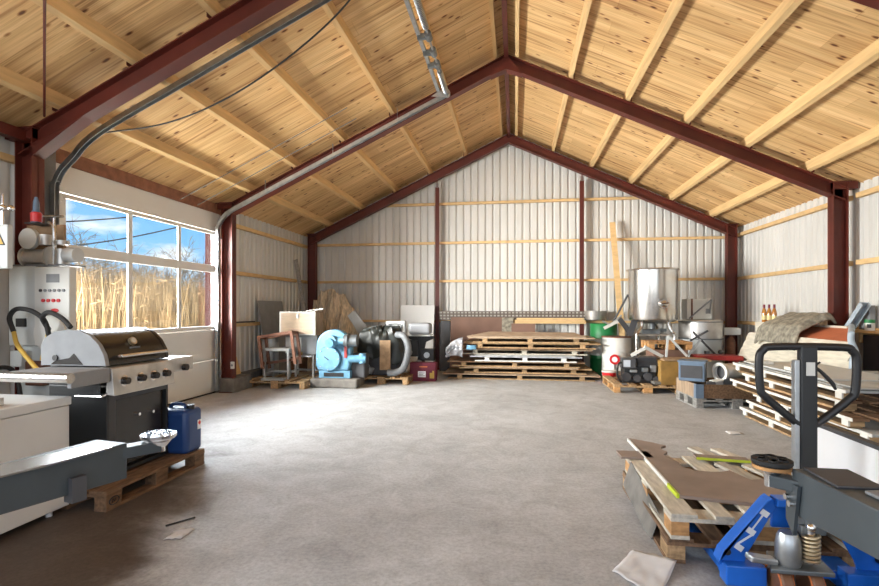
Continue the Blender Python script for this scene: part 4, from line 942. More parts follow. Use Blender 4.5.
bottle(4.475, 9.50, 1.216, 'amber bottle on the trough rim, nearest to the rug')
t = thing('wall_shelf', 'pale wooden shelf board fixed to the right wall beside the column', 'shelf', (4.60, 6.3, 1.13))
MB().bx(0, 0.30, 0, 1.66, 0, 0.035).build('board', 'timber_g', t, smooth=False)
for y in (0.2, 1.3): MB().bx(0.06, 0.30, y, y + 0.04, -0.14, 0).build('bracket', 'timber', t, smooth=False)
b = MB()
for x_ in (4.62, 4.72): b.bar((x_, 7.86, 1.166), (x_, 7.52, 1.52), 0.012, 0.07, up=(0, 0.7, 0.7))
b.bar((4.67, 7.89, 1.18), (4.67, 7.55, 1.535), 0.10, 0.012, up=(0, 0.7, 0.7))
tag(b.build('steel_channel', 'rim_blue', smooth=False), 'blue-grey steel channel leaning on the wooden shelf beside the column', 'channel')
tag(MB().bx(4.78, 4.86, 7.62, 7.84, 1.165, 1.50).build('dark_block', 'grey_mid', smooth=False, bevel=0.01), 'tall dark grey block standing on the wooden wall shelf', 'block')
t = thing('tin_can', 'green and cream tin can on the wooden wall shelf', 'can', (4.66, 7.42, 1.165))
b = MB(); b.lathe([(0.0, 0), (0.055, 0), (0.055, 0.13), (0.0, 0.13)], n=24); b.build('body', 'off_white', t)
b = MB(); b.lathe([(0.057, 0.10), (0.058, 0.105), (0.058, 0.145), (0.0, 0.145)], n=24); b.build('lid', 'green', t)
b = MB(); b.box((-0.035, -0.043, 0.06), (0.045, 0.004, 0.05), (0, 0, R(-39))); b.build('label_mark', 'black', t, smooth=False)
lean('white_board', 'white panel leaning on the right wall below the wooden shelf', 'panel', 4.60, 4.62, 1.05, 5.75, 6.2, 'off_white', 0.7)
lean('shade_sheet', 'dark sheet standing in for shaded cladding under the wooden wall shelf', 'sheet', 4.66, 4.68, 1.10, 6.75, 6.75, 'grey_dark', 0.8)  # dark sheet painted in for the shade on the cladding here

# ------------------------------------------------------------------ back right: drums, kettle, boiler, crates
def drum(label, m, x, y, h=0.88, r=0.29, grp='steel drums'):
    t = thing('steel_drum', label, 'drum', (x, y, 0), 0, grp)
    b = MB(); b.lathe([(0, 0), (r * .98, 0), (r, 0.012), (r * .98, 0.025), (r * .98, h * .32), (r, h * .335), (r * .98, h * .35), (r * .98, h * .65), (r, h * .665), (r * .98, h * .68), (r * .98, h - .025), (r, h - .012), (r * .98, h), (r * .95, h - .012), (0, h - .012)], n=40); b.build('body', m, t)
    return t
t = drum('white steel drum with red fittings beside the pallet stack', 'off_white', 2.06, 10.72)
b = MB(); b.lathe([(0.286, 0.868), (0.295, 0.868), (0.295, 0.888), (0.28, 0.888)], n=36); b.build('rim', 'rust', t)
t = drum('green steel drum with white band behind the white drum', 'green', 1.92, 11.38, 1.13, 0.29)
b = MB(); b.lathe([(0.292, 0.45), (0.295, 0.46), (0.295, 0.80), (0.292, 0.81)], n=36); b.build('white_band', 'grey_light', t)
t = thing('red_bucket', 'low red bucket in front of the white drum', 'bucket', (1.86, 10.34, 0))
b = MB(); b.lathe([(0, 0), (0.12, 0), (0.145, 0.19), (0.15, 0.20), (0.135, 0.19), (0.115, 0.02), (0, 0.02)], n=28); b.build('body', 'red', t)
b = MB(); b.lathe([(0.148, 0.195), (0.155, 0.20), (0.155, 0.225), (0.0, 0.225)], n=28); b.build('lid', 'off_white', t)
t = thing('round_sign', 'round red and white plate propped before the white drum', 'sign', (1.97, 10.40, 0.44))
b = MB(); b.cyl((0, 0, 0), (0, 0.02, 0), 0.10, n=30); b.build('plate', 'red', t)
b = MB(); b.cyl((0, -0.004, 0), (0, 0, 0), 0.055, n=24); b.build('white_centre', 'white_mark', t)
MB().bx(-0.01, 0.01, 0.02, 0.035, -0.42, 0.0).build('stake', 'galv', t, smooth=False)
t = thing('wire_basket', 'grey perforated bowl on the girt above the green drum', 'basket', (1.80, 11.72, 1.21))
b = MB(); b.lathe([(0.0, 0), (0.2, 0), (0.24, 0.2), (0.25, 0.2), (0.21, -0.0)], n=24); b.build('bowl', 'stainless_dull', t)
tag(MB().bar((2.313, 11.04, 0.0), (2.19, 11.84, 3.42), 0.12, 0.04, up=(0, 1, 0)).build('leaning_plank', 'timber_g', smooth=False), 'tall yellow plank leaning on the back wall behind the kettle', 'plank')
# clutter of pipes on the drums
t = thing('pipe_bundle', 'bent steel pipes and angle pieces lying across the drum tops', 'pipes', (2.02, 10.90, 0.90))
b = MB(); b.tube([(-0.22, -.1, 0.30), (-0.05, -.1, 0.24), (0.16, -.1, 0.42)], 0.02, 8, 4); b.build('pipe', 'galv', t)
b = MB(); b.tube([(0.0, 0, 0.25), (0.3, -.05, 0.85)], 0.02, 8); b.build('dark_pipe', 'grey_dark', t)
b = MB(); b.bar((0.1, -.2, 0.35), (0.35, -.15, 0.02), 0.10, 0.02, up=(0, 1, 0)); b.bar((0.42, -.2, 0.38), (0.30, -.18, 0.0), 0.12, 0.03, up=(0, 1, 0)); b.build('angle_piece', 'grey_dark', t, smooth=False)
b = MB(); b.bar((-0.2, -.16, 0.15), (0.12, -.14, 0.32), 0.06, 0.02, up=(0, 1, 0)); b.build('pale_bar', 'off_white', t, smooth=False)
# kettle
t = thing('brew_kettle', 'large round stainless kettle on a tall frame by the back wall', 'kettle', (2.79, 10.80, 0))
b = MB(); r = 0.475
b.lathe([(0.0, 1.14), (0.20, 1.15), (r - 0.06, 1.20), (r - 0.01, 1.235), (r, 1.27), (r, 2.23), (r + 0.03, 2.235), (r + 0.035, 2.25), (r + 0.03, 2.262), (r - 0.01, 2.262), (r - 0.015, 1.30), (0.0, 1.18)], n=64); b.build('vessel', 'stainless', t)
b = MB(); b.cyl((0.07, -0.50, 1.55), (0.07, -0.56, 1.55), 0.095, 0.085, n=28); b.ball((0.07, -0.56, 1.55), 0.07, (1, .5, 1)); mh = b.build('manhole', 'stainless', t)
MB().tube([(0.0, -0.60, 1.55), (0.15, -0.60, 1.57)], 0.014, 8).build('handle', 'chrome', mh)
for a in (215, 325, 60, 120):
    x, y = 0.40 * math.cos(R(a)), 0.40 * math.sin(R(a)); s = 1 if x > 0 else -1
    b = MB(); b.tube([(x * .78, y * .9, 1.22), (x * .80, y * .9, 1.10), (x * .98, y, 0.98), (x * 1.12, y, 0.86), (x * 1.05, y, 0.0)], 0.034, 10, 5); b.build('leg', 'stainless', t)
for z in (0.92, 0.45):
    b = MB()
    q = [(0.43 * math.cos(R(a)), 0.40 * math.sin(R(a)), z) for a in (215, 325, 60, 120)]
    for i in range(4): b.cyl(q[i], q[(i + 1) % 4], 0.02, n=8)
    b.build('brace_frame', 'stainless_dull', t)
b = MB(); b.cyl((0, 0, 1.15), (0, 0, 0.98), 0.06, n=14); b.tube([(-0.2, -.05, 1.0), (0.25, -.05, 1.02)], 0.035, 10); b.box((-0.05, 0, 0.98), (0.35, 0.2, 0.07)); b.build('outlet_valve', 'galv_dark', t)
# boxes beneath the kettle front
pb = make_pallet('small orange-brown pallet end on boxes under the kettle', 'pal_orange', 0.6, 0.75, (2.42, 9.60, 0.71), 0)
tag(MB().bx(2.50, 3.10, 9.62, 10.15, 0.145, 0.708).build('brown_carton', 'panel_brown', smooth=False, bevel=0.01), 'dark brown box under the small orange-brown pallet', 'box')
tag(MB().bx(2.47, 3.22, 9.05, 9.5, 0.145, 0.56).build('ochre_box', 'ochre', smooth=False, bevel=0.012), 'ochre wooden box beneath scrap pieces behind the engine', 'box')
tag(MB().bx(2.52, 3.28, 9.02, 9.5, 0.562, 0.59).build('box_lid_board', 'osb', smooth=False), 'tan board lying on the ochre wooden box', 'board')
make_pallet('pallet carrying the scrap engine', 'pal', 1.2, 1.12, (1.70, 9.0, 0), 0, blockm='pal_orange')
make_pallet('pallet under the brown and ochre boxes', 'pal_dark', 1.2, 0.40, (2.84, 9.0, 0), 0)
t = thing('scrap_engine', 'black scrap engine with dark blue box on the pallet', 'engine', (2.10, 9.25, 0.144))
b = MB(); b.bx(-0.18, 0.36, 0.0, 0.35, 0.10, 0.30); b.build('engine_block', 'black_steel', t, smooth=False, bevel=0.015)
b = MB()
for k in range(7): b.bx(0.02, 0.37, -0.03, 0.32, 0.31 + k * 0.022, 0.318 + k * 0.022)
b.bx(0.04, 0.35, 0.0, 0.29, 0.29, 0.46); b.build('cylinder_head', 'grey_dark', t, smooth=False)
bx_ = MB().bx(-0.24, 0.0, -0.08, 0.12, 0.26, 0.44).build('control_box', 'grey_dark', t, smooth=False, bevel=0.012)
MB().bx(-0.215, -0.10, -0.086, -0.079, 0.29, 0.41).build('screen', 'screen', bx_, smooth=False)
for x, z, r_ in ((-0.16, 0.11, 0.075), (0.02, 0.09, 0.06), (0.20, 0.12, 0.07), (0.33, 0.08, 0.05)):
    b = MB(); b.lathe([(0, -0.03), (r_ * .4, -0.03), (r_ * .5, -0.01), (r_ * .9, -0.01), (r_, -0.025), (r_, 0.025), (0, 0.025)], (x, -0.04, z), 24, Matrix.Rotation(R(90), 4, 'X')); b.build('pulley', 'grey_dark', t)
for (x0, x1, y0, y1, z0, z1, m_) in ((0.10, 0.20, -.10, 0, 0.20, 0.28, 'galv_dark'), (0.24, 0.34, -.07, 0, 0.20, 0.32, 'grey_mid'), (-0.10, 0.02, -.07, 0, 0.19, 0.24, 'galv')):
    MB().bx(x0, x1, y0, y1, z0, z1).build('engine_fitting', m_, t, smooth=False, bevel=0.012)
b = MB(); b.tube([(-0.25, -.05, 0.02), (-0.33, -.12, 0.16), (-0.30, -.10, 0.34), (-0.24, -.04, 0.36)], 0.016, 8, 6); b.build('engine_hose', 'rubber', t)
MB().bx(-0.22, 0.36, 0.0, 0.34, 0.0, 0.10).build('sump', 'black', t, smooth=False, bevel=0.01)
tag(MB().bx(2.36, 2.80, 9.05, 9.6, 0.145, 0.20).build('stone_slab', 'concrete_b', smooth=False, bevel=0.02), 'flat grey slab on the pallet beside the scrap engine', 'slab')
for k, (p, q, m) in enumerate((((2.05, 9.35, 0.62), (2.30, 9.35, 0.76), 'off_white'), ((2.27, 9.32, 0.78), (2.60, 9.4, 0.60), 'off_white'), ((2.66, 9.3, 0.98), (2.98, 9.3, 0.62), 'grey_light'), ((3.0, 9.3, 0.64), (3.2, 9.3, 0.92), 'galv'), ((2.64, 9.33, 0.60), (2.67, 9.33, 0.98), 'grey_light'))):
    tag(MB().bar(p, q, 0.055 if k < 2 else 0.035, 0.03, up=(0, 1, 0)).build('metal_bracket', m, smooth=False), ('pale bracket rising over the dark blue engine box', 'pale bracket sloping down toward the ochre box', 'thin grey bar sloping across the ochre box top', 'galvanised bar leaning up beside the boiler', 'thin grey bar standing upright on the ochre box')[k], 'bracket', 'metal brackets above the engine')
# boiler
t = thing('boiler', 'mottled steel boiler drum in the back right corner', 'boiler', (3.80, 11.05, 0))
b = MB(); b.lathe([(0, 0.85), (0.40, 0.85), (0.41, 0.86), (0.41, 1.20), (0.39, 1.225), (0, 1.235)], n=44); b.build('upper_drum', 'stainless_dull', t)
b = MB(); b.lathe([(0, 0.02), (0.385, 0.02), (0.385, 0.82), (0.40, 0.85), (0, 0.85)], n=44); b.build('lower_drum', 'grey_light', t)
for z in (0.845, 1.19): 
    b = MB(); b.lathe([(0.408, z - 0.012), (0.418, z - 0.012), (0.418, z + 0.012), (0.408, z + 0.012)], n=44); b.build('band', 'galv_dark', t)
b = MB(); b.tube([(-0.35, -.46, 0.82), (-0.02, -.46, 1.02)], 0.02, 8); b.tube([(-0.30, -.45, 1.0), (0.12, -.45, 0.55)], 0.02, 8); b.build('lever', 'grey_dark', t)
b = MB(); b.cyl((0.0, -.5, 0.52), (0.22, -.5, 0.52), 0.05, n=14); b.cyl((-0.05, -.5, 0.45), (-0.05, -.5, 0.62), 0.05, n=14); b.ball((0.2, -.5, 0.6), 0.05); b.build('valve_group', 'galv_dark', t)
b = MB(); b.lathe([(0, 0), (0.06, 0), (0.06, 0.02), (0, 0.02)], (0.1, -.55, 0.5), 16, Matrix.Rotation(R(90), 4, 'X')); b.build('red_handwheel', 'red', t)
t = thing('white_crate_box', 'white box with grey strap standing on the boiler', 'box', (3.72, 11.05, 1.236))
MB().bx(-0.24, 0.24, -0.17, 0.17, 0, 0.42).build('carton', 'off_white', t, smooth=False, bevel=0.01)
b = MB(); b.bar((-0.20, -.178, 0.02), (0.22, -.178, 0.41), 0.02, 0.06, up=(0, 1, 0)); b.bar((0.22, -.178, 0.41), (0.19, -.178, 0.12), 0.02, 0.05, up=(0, 1, 0)); b.bx(0.12, 0.18, -.19, -.172, 0.12, 0.22); b.build('strap', 'grey_mid', t, smooth=False)
b = MB(); b.bx(-0.16, -0.13, -.185, .185, 0.0, 0.425); b.build('band', 'rust', t, smooth=False)
t = thing('gas_cylinder', 'slim brown cylinder with grey motor head beside the boiler', 'cylinder', (4.36, 11.0, 0))
b = MB(); b.lathe([(0, 0), (0.085, 0), (0.085, 0.78), (0.05, 0.86), (0.03, 0.88), (0.03, 0.92), (0, 0.92)], n=24); b.build('body', 'rust', t)
MB().bx(-0.16, 0.16, -0.10, 0.10, 0.92, 1.07).build('motor_head', 'grey_light', t, smooth=False, bevel=0.02)
t = thing('red_bench', 'dark red steel bench in front of the boiler', 'bench', (3.08, 9.55, 0))
MB().bx(0.12, 0.88, -0.1, 0.3, 0.54, 0.62).build('top', 'red_dark', t, smooth=False, bevel=0.008)
for x in (0.2, 0.76):
    for y in (-0.06, 0.2): MB().bx(x, x + 0.06, y, y + 0.06, 0.0, 0.54).build('leg', 'red_dark', t, smooth=False)
# collar crate
pc = make_pallet('grey weathered pallet under the wooden collar crate', 'pal_grey', 0.8, 1.15, (2.62, 7.78, 0), R(3))
t = thing('pallet_collar', 'weathered wooden collar crate full of scrap on a grey pallet', 'crate', (2.62, 7.78, 0.146), R(3))
MB().bx(0.0, 1.13, 0, 0.025, 0, 0.20).build('front_board', 'pal_dark', t, smooth=False)
MB().bx(0.0, 1.13, 0.775, 0.80, 0, 0.20).build('back_board', 'pal_dark', t, smooth=False)
MB().bx(0.0, 0.025, 0.025, 0.775, 0, 0.20).build('left_board', 'ply_tan', t, smooth=False)
MB().bx(1.105, 1.13, 0.025, 0.775, 0, 0.20).build('end_board', 'pal_dark', t, smooth=False)
b = MB(); b.bx(-0.006, 0.10, -0.008, 0.0, 0.0, 0.205); b.bx(-0.008, 0.0, -0.008, 0.08, 0.0, 0.205); b.build('corner_hinge', 'blue_grey', t, smooth=False)
t = thing('plastic_crate', 'blue-grey plastic crate tilted in the collar crate', 'crate', (2.50, 8.20, 0.345), R(-24))
b = MB(); b.bx(0, 0.36, 0, 0.34, 0, 0.30); b.build('body', 'blue_grey', t, smooth=False, bevel=0.012)
MB().bx(0.03, 0.33, -0.006, 0.0, 0.05, 0.24).build('dark_front', 'grey_dark', t, smooth=False)
b = MB(); b.bx(-0.012, 0.372, -0.012, 0.352, 0.285, 0.31); b.build('rim', 'blue_grey', t, smooth=False)
t = thing('duct_pipe', 'grey duct pipe with pale flange ring in the collar crate', 'duct', (3.05, 8.05, 0.50))
b = MB(); b.cyl((0, 0, 0), (0.42, 0.18, 0), 0.125, n=30, cap=False); b.build('pipe', 'stainless_dull', t, solid=0.006)
b = MB(); dv = Vector((0.42, 0.18, 0)).normalized()
b.lathe([(0.10, -0.02), (0.145, -0.02), (0.145, 0.02), (0.10, 0.02), (0.10, -0.02)], (0, 0, 0), 32, Vector((0, 0, 1)).rotation_difference(dv).to_matrix().to_4x4()); b.build('flange', 'off_white', t)
b = MB(); b.cyl((0.05, 0.02, 0), (0.06, 0.025, 0), 0.118, n=30); b.build('dark_filter', 'grey_dark', t)
for k, (x, y, sx, sy, sz, rz, m) in enumerate(((2.95, 7.95, .16, .1, .08, 20, 'off_white'), (3.12, 7.93, .12, .1, .1, -30, 'black'), (3.3, 7.95, .2, .12, .06, 10, 'blue_light'), (3.5, 8.0, .16, .14, .1, 40, 'off_white'), (2.86, 7.9, .12, .08, .06, -10, 'grey_dark'), (3.2, 8.2, .3, .2, .1, 0, 'grey_mid'), (3.55, 8.3, .2, .2, .14, 15, 'rust'))):
    tag(MB().box((x, y, 0.147 + 0.20 + sz / 2 - 0.03), (sx, sy, sz), (R(8), R(-6), R(rz))).build('scrap_piece', m, smooth=False, bevel=0.008), ('white scrap piece just right of the blue-grey crate', 'black scrap piece below the duct flange', 'pale blue scrap strip in front of the duct pipe', 'white scrap piece near the end of the duct pipe', 'small dark scrap piece beside the blue-grey crate', 'mid grey scrap plate under the duct pipe', 'rusty scrap lump behind the duct pipe')[k], 'scrap', 'scrap in the collar crate')
tag(MB().bx(2.70, 3.70, 7.86, 8.5, 0.146, 0.30).build('scrap_fill', 'grey_dark', smooth=False), 'dark scrap plate filling the bottom of the collar crate', 'scrap')

# ------------------------------------------------------------------ back left corner
lean('leaning_plank', 'pale plank leaning against the left wall by the mid column', 'plank', -5.10, -5.06, 1.05, 8.30, 8.70, 'timber_g', 0.22, 0.252) if False else None
b = MB(); b.prism([(-5.02, 8.40, 0.252), (-5.02, 8.62, 0.252), (-5.10, 8.36, 1.06), (-5.10, 8.20, 1.06)], (-0.03, 0, 0)); tag(b.build('leaning_plank', 'timber_g', smooth=False), 'pale plank leaning on the left wall beside the mid column', 'plank')
t = thing('socket_outlet', 'small white power socket on the dark red mid column', 'socket', (-4.82, 8.03, 0.42))
MB().bx(-0.03, 0.03, -0.05, -0.01, 0, 0.12).build('box', 'off_white', t, smooth=False, bevel=0.006)
MB().cyl((0, -0.055, 0.06), (0, -0.05, 0.06), 0.02, n=14).build('socket_hole', 'grey_mid', t)
t = thing('steel_canister', 'grey banded steel canister on the low pallet by the left wall', 'canister', (-4.77, 9.26, 0.146))
b = MB(); b.lathe([(0, 0), (0.15, 0), (0.155, 0.01), (0.155, 0.715), (0.15, 0.73), (0.0, 0.74)], n=32); b.build('body', 'galv', t)
for z in (0.30, 0.52): 
    b = MB(); b.lathe([(0.158, z), (0.158, z + 0.14)], n=32); b.build('band', 'grey_light', t)
make_pallet('low pallet carrying the stool frames in the back left corner', 'pal', 0.9, 1.15, (-4.90, 8.52, 0), R(1))
def frame(name, label, m, loc, w, d_, h, rz=0, tilt=(0, 0), th=0.035, top=True, cat='stool frame'):
    t = thing(name, label, cat, loc, rz)
    t.rotation_euler = (tilt[0], tilt[1], rz)
    for x in (0, w - th):
        for y in (0, d_ - th): MB().bx(x, x + th, y, y + th, 0, h).build('leg', m, t, smooth=False)
    b = MB(); b.bx(th, w - th, 0, th, h - th, h); b.bx(th, w - th, d_ - th, d_, h - th, h); b.bx(0, th, th, d_ - th, h - th, h); b.bx(w - th, w, th, d_ - th, h - th, h); b.build('top_frame', m, t, smooth=False)
    b = MB(); b.bx(th, w - th, d_ - th, d_, 0.08, 0.08 + th); b.bx(0, th, th, d_ - th, 0.08, 0.08 + th); b.build('lower_rail', m, t, smooth=False)
    return t
f1 = frame('stool_frame', 'grey steel stool frame under the rusty frame', 'galv', (-4.62, 8.70, 0.145), 0.48, 0.42, 0.56, R(4))
MB().bx(0.0, 0.48, 0.0, 0.42, 0.56, 0.575).build('seat_plate', 'slate', f1, smooth=False)
f2 = frame('stool_frame', 'grey steel stool frame behind, under the wooden box', 'galv', (-4.30, 9.05, 0.145), 0.52, 0.42, 0.42, R(0))
f3 = frame('table_frame', 'rusty brown open frame tilted on the grey stool', 'rust', (-4.62, 8.60, 0.34), 0.66, 0.40, 0.62, R(8), (R(-5), R(-9)), 0.05, cat='table frame')
tag(MB().box((-4.38, 8.62, 0.165), (0.42, 0.16, 0.04), (0, 0, R(4))).build('white_slab', 'slate', smooth=False, bevel=0.006), 'white slab lying on the low pallet under the stools', 'slab')
t = thing('tool_case', 'grey boxy case on stool frames under the wooden box', 'case', (-4.44, 9.20, 0.567))
MB().bx(0.0, 0.66, 0.0, 0.40, 0, 0.37).build('body', 'grey_mid', t, smooth=False, bevel=0.008)
MB().bx(0.02, 0.34, -0.006, 0.0, 0.03, 0.33).build('pale_front', 'grey_light', t, smooth=False)
MB().bx(0.32, 0.36, -0.03, 0.0, -0.14, 0.05).build('yellow_tag', 'yellow', t, smooth=False)
t = thing('wooden_box', 'plywood-fronted wooden box with white frame in the back left corner', 'box', (-4.53, 9.15, 0.94), R(2))
MB().bx(0, 0.72, 0.02, 0.42, 0, 0.46).build('case', 'ply_tan', t, smooth=False)
MB().bx(0.03, 0.69, 0.005, 0.02, 0.03, 0.43).build('front_panel', 'ply_front', t, smooth=False)
b = MB(); b.bx(0, 0.72, 0, 0.02, 0, 0.03); b.bx(0, 0.72, 0, 0.02, 0.43, 0.46); b.bx(0, 0.03, 0, 0.02, 0.03, 0.43); b.bx(0.69, 0.72, 0, 0.02, 0.03, 0.43); b.build('frame', 'off_white', t, smooth=False)
MB().bx(0.35, 0.385, -0.008, 0.005, 0.33, 0.40).build('catch', 'galv', t, smooth=False)
tag(MB().bar((-4.05, 9.35, 1.41), (-3.68, 9.3, 1.455), 0.10, 0.02, up=(0, 0, 1)).build('white_offcut', 'off_white', smooth=False), 'thin white offcut lying on top of the wooden box', 'offcut')
for k, (y0, y1, z1, m) in enumerate(((9.35, 10.40, 1.62, 'grey_mid'), (10.45, 11.3, 1.38, 'panel_brown'))):
    b = MB(); b.prism([(-4.86, y0, 0.0), (-4.86, y1, 0.0), (-5.08, y1, z1), (-5.08, y0, z1)], (-0.02, 0, 0)); tag(b.build('dark_hardboard', ('grey_mid', 'panel_brown')[k], smooth=False), ('tall dark panel leaning on the left wall behind the wooden box', 'lower brown-grey panel leaning near the back left column')[k], 'panel')
tag(MB().bar((-4.62, 11.0, 0.3), (-5.14, 11.2, 2.62), 0.09, 0.03, up=(0, 1, 0)).build('leaning_plank', 'pal_grey', smooth=False), 'narrow tall plank leaning beside the back left column', 'plank')
tag(MB().bx(-4.64, -4.36, 8.9, 9.0, 1.19, 1.21).build('stick', 'pal_dark', smooth=False) if False else MB().bx(-5.14, -5.06, 8.6, 9.2, 1.19, 1.215).build('dark_strip', 'grey_dark', smooth=False), 'dark strip lying on the girt of the left wall', 'strip')
# tan fibrous matting
def matf(u, v):
    x = -4.78 + 1.02 * u
    zt_ = 1.56 + 0.34 * math.sin(PI * min(1, max(0, u * 1.0 + 0.02)) ** 0.9) + 0.10 * noise.noise((u * 7, 0, 3)) + 0.06 * noise.noise((u * 23, 0, 4)) - 0.42 * max(0, u - 0.80) * 3 - 0.6 * max(0, 0.22 - u)
    z = zt_ * v; fold = 0.2 * noise.noise((u * 9, v * 0.9, 1)) + 0.10 * noise.noise((u * 20, v * 2.2, 5))
    return Vector((x + 0.10 * (v - .5) * (u - .5) + 0.04 * noise.noise((v * 4, u * 3, 9)), 11.05 + 0.45 * v - 0.25 * math.sin(PI * u) + fold, z))
b = MB(); b.grid(matf, 60, 40); tag(b.build('fibre_mat', 'canvas', solid=0.05), 'tall crumpled tan matting bundle leaning on the back wall', 'matting')
# blue pump
tag(MB().bx(-3.74, -2.84, 8.75, 9.25, 0, 0.17).build('stone_plinth', 'concrete_b', smooth=False, bevel=0.03), 'rough grey stone block under the light blue pump', 'block')
t = thing('rotary_pump', 'light blue rounded pump with motor on the grey stone block', 'pump', (-3.34, 8.86, 0.172))
b = MB(); pr = []
for k in range(13): a = R(180 - 15 * k); pr.append((0.02 + 0.33 * math.cos(a), -0.02, 0.60 + 0.30 * math.sin(a)))
pr += [(0.35, -0.02, 0.30), (0.30, -0.02, 0.14), (-0.28, -0.02, 0.14), (-0.33, -0.02, 0.24)]
b.prism(pr, (0, 0.20, 0)); hs = b.build('housing', 'blue_light', t, bevel=0.03, seg=3)
b = MB(); b.lathe([(0, -0.05), (0.22, -0.05), (0.24, -0.03), (0.24, 0.0)], (-0.06, -0.02, 0.36), 36, Matrix.Rotation(R(-90), 4, 'X') @ Matrix.Rotation(PI, 4, 'X')); b.bm.faces.ensure_lookup_table(); b.cyl((-0.06, -0.02, 0.36), (-0.06, -0.075, 0.36), 0.235, 0.22, n=36); fc = b.build('round_cover', 'blue_light', t)
b = MB(); b.bar((-0.13, -0.08, 0.40), (-0.05, -0.08, 0.34), 0.012, 0.02, up=(0, 1, 0)); b.build('slot_mark', 'black', fc, smooth=False)
for k in range(8):
    a = 2 * PI * k / 8; b = MB(); b.cyl((-0.06 + 0.2 * math.cos(a), -0.07, 0.36 + 0.2 * math.sin(a)), (-0.06 + 0.2 * math.cos(a), -0.088, 0.36 + 0.2 * math.sin(a)), 0.012, n=6); b.build('bolt', 'galv', fc)
b = MB(); b.cyl((0.02, -0.02, 0.68), (0.02, -0.20, 0.68), 0.115, n=28); b.cyl((0.02, -0.16, 0.68), (0.02, -0.24, 0.66), 0.08, n=24); b.cyl((0.02, -0.10, 0.68), (0.26, -0.10, 0.70), 0.07, n=20); b.build('inlet_port', 'blue_light', t)
b = MB(); b.cyl((0.0, 0.18, 0.60), (0.0, 0.50, 0.60), 0.24, n=28); b.build('motor', 'grey_dark', t)
b = MB(); b.cyl((0.26, -0.10, 0.70), (0.50, -0.08, 0.70), 0.11, n=24); b.cyl((0.33, -0.10, 0.70), (0.35, -0.10, 0.70), 0.14, n=24); b.build('flange_motor', 'galv_dark', t)
b = MB(); b.cyl((0.30, 0.0, 0.36), (0.62, 0.05, 0.36), 0.07, n=18); b.cyl((0.56, 0.04, 0.28), (0.56, 0.04, 0.46), 0.06, n=18); b.build('side_valve', 'blue_light', t)
MB().bx(0.24, 0.29, -0.05, -0.025, 0.38, 0.60).build('red_lever', 'red_dark', t, smooth=False)
MB().bx(-0.26, 0.34, -0.02, 0.46, 0.0, 0.14).build('base', 'blue_light', t, smooth=False, bevel=0.01)
b = MB(); b.bx(-0.16, 0.22, -0.03, -0.018, 0.03, 0.10); b.build('base_opening', 'black', t, smooth=False)
b = MB(); b.bx(0.32, 0.58, 0.1, 0.4, 0.0, 0.45); b.build('dark_gearbox', 'grey_dark', t, smooth=False, bevel=0.02)
# white board leaning diagonally
b = MB(); b.prism([(-3.66, 10.6, 1.30), (-3.50, 10.6, 1.42), (-2.45, 10.5, 0.16), (-2.62, 10.5, 0.02), (-2.75, 10.5, 0.0)], (0, 0.025, 0)); tag(b.build('white_board', 'slate', smooth=False), 'white board leaning diagonally behind the light blue pump', 'board')
# tarp covered machine
make_pallet('pallet under the tarpaulin-covered machine', 'pal', 0.85, 1.05, (-3.08, 9.35, 0), 0, blockm='pal')
t = thing('covered_machine', 'machine under dark green-grey tarpaulin with wooden front panel', 'machine', (-2.62, 9.72, 0.145))
MB().bx(-0.36, 0.34, -0.18, 0.30, 0, 0.68).build('body', 'grey_dark', t, smooth=False, bevel=0.02)
def tarpf(u, v):
    a = 2 * PI * u
    rr = 0.47 * (v ** 0.45); zz = 0.93 - 0.08 * v - 0.60 * v ** 3.0 * (0.75 + 0.35 * math.sin(a * 1.0 + 2.2) * 0.6)
    w = 0.09 * noise.noise((math.cos(a) * 2.2, math.sin(a) * 2.2, v * 2)) + 0.05 * noise.noise((math.cos(a) * 6, math.sin(a) * 6, v * 3))
    return Vector((math.cos(a) * (rr * 1.12 + w), math.sin(a) * (rr * 0.68 + w * .6), zz + w * 0.9 - 0.05 * (v > .9) * math.sin(a * 5)))
b = MB(); b.grid(tarpf, 72, 26); b.build('tarpaulin', 'tarp', t, solid=0.008)
MB().bx(0.04, 0.25, -0.36, -0.33, 0.13, 0.70).build('front_panel', 'osb', t, smooth=False, bevel=0.004)
b = MB(); b.lathe([(0.05, -0.02), (0.08, -0.02), (0.085, 0.02), (0.05, 0.02), (0.05, -0.02)], (-0.23, -0.36, 0.17), 26, Matrix.Rotation(R(75), 4, 'X')); hr = b.build('ring_flange', 'galv', t)
b = MB(); b.tube([(0.34, -0.18, 0.80), (0.50, -0.30, 0.78), (0.60, -0.34, 0.55), (0.52, -0.36, 0.20), (0.36, -0.36, 0.09), (0.20, -0.36, 0.08)], 0.065, 14, 6); o_ = b.build('duct_hose', 'hose', t)
b = MB(); b.tube([(-0.66, -.30, 0.12), (-0.40, -.33, 0.20), (-0.1, -.34, 0.10)], 0.07, 12, 6); b.build('fabric_roll', 'grey_mid', t)
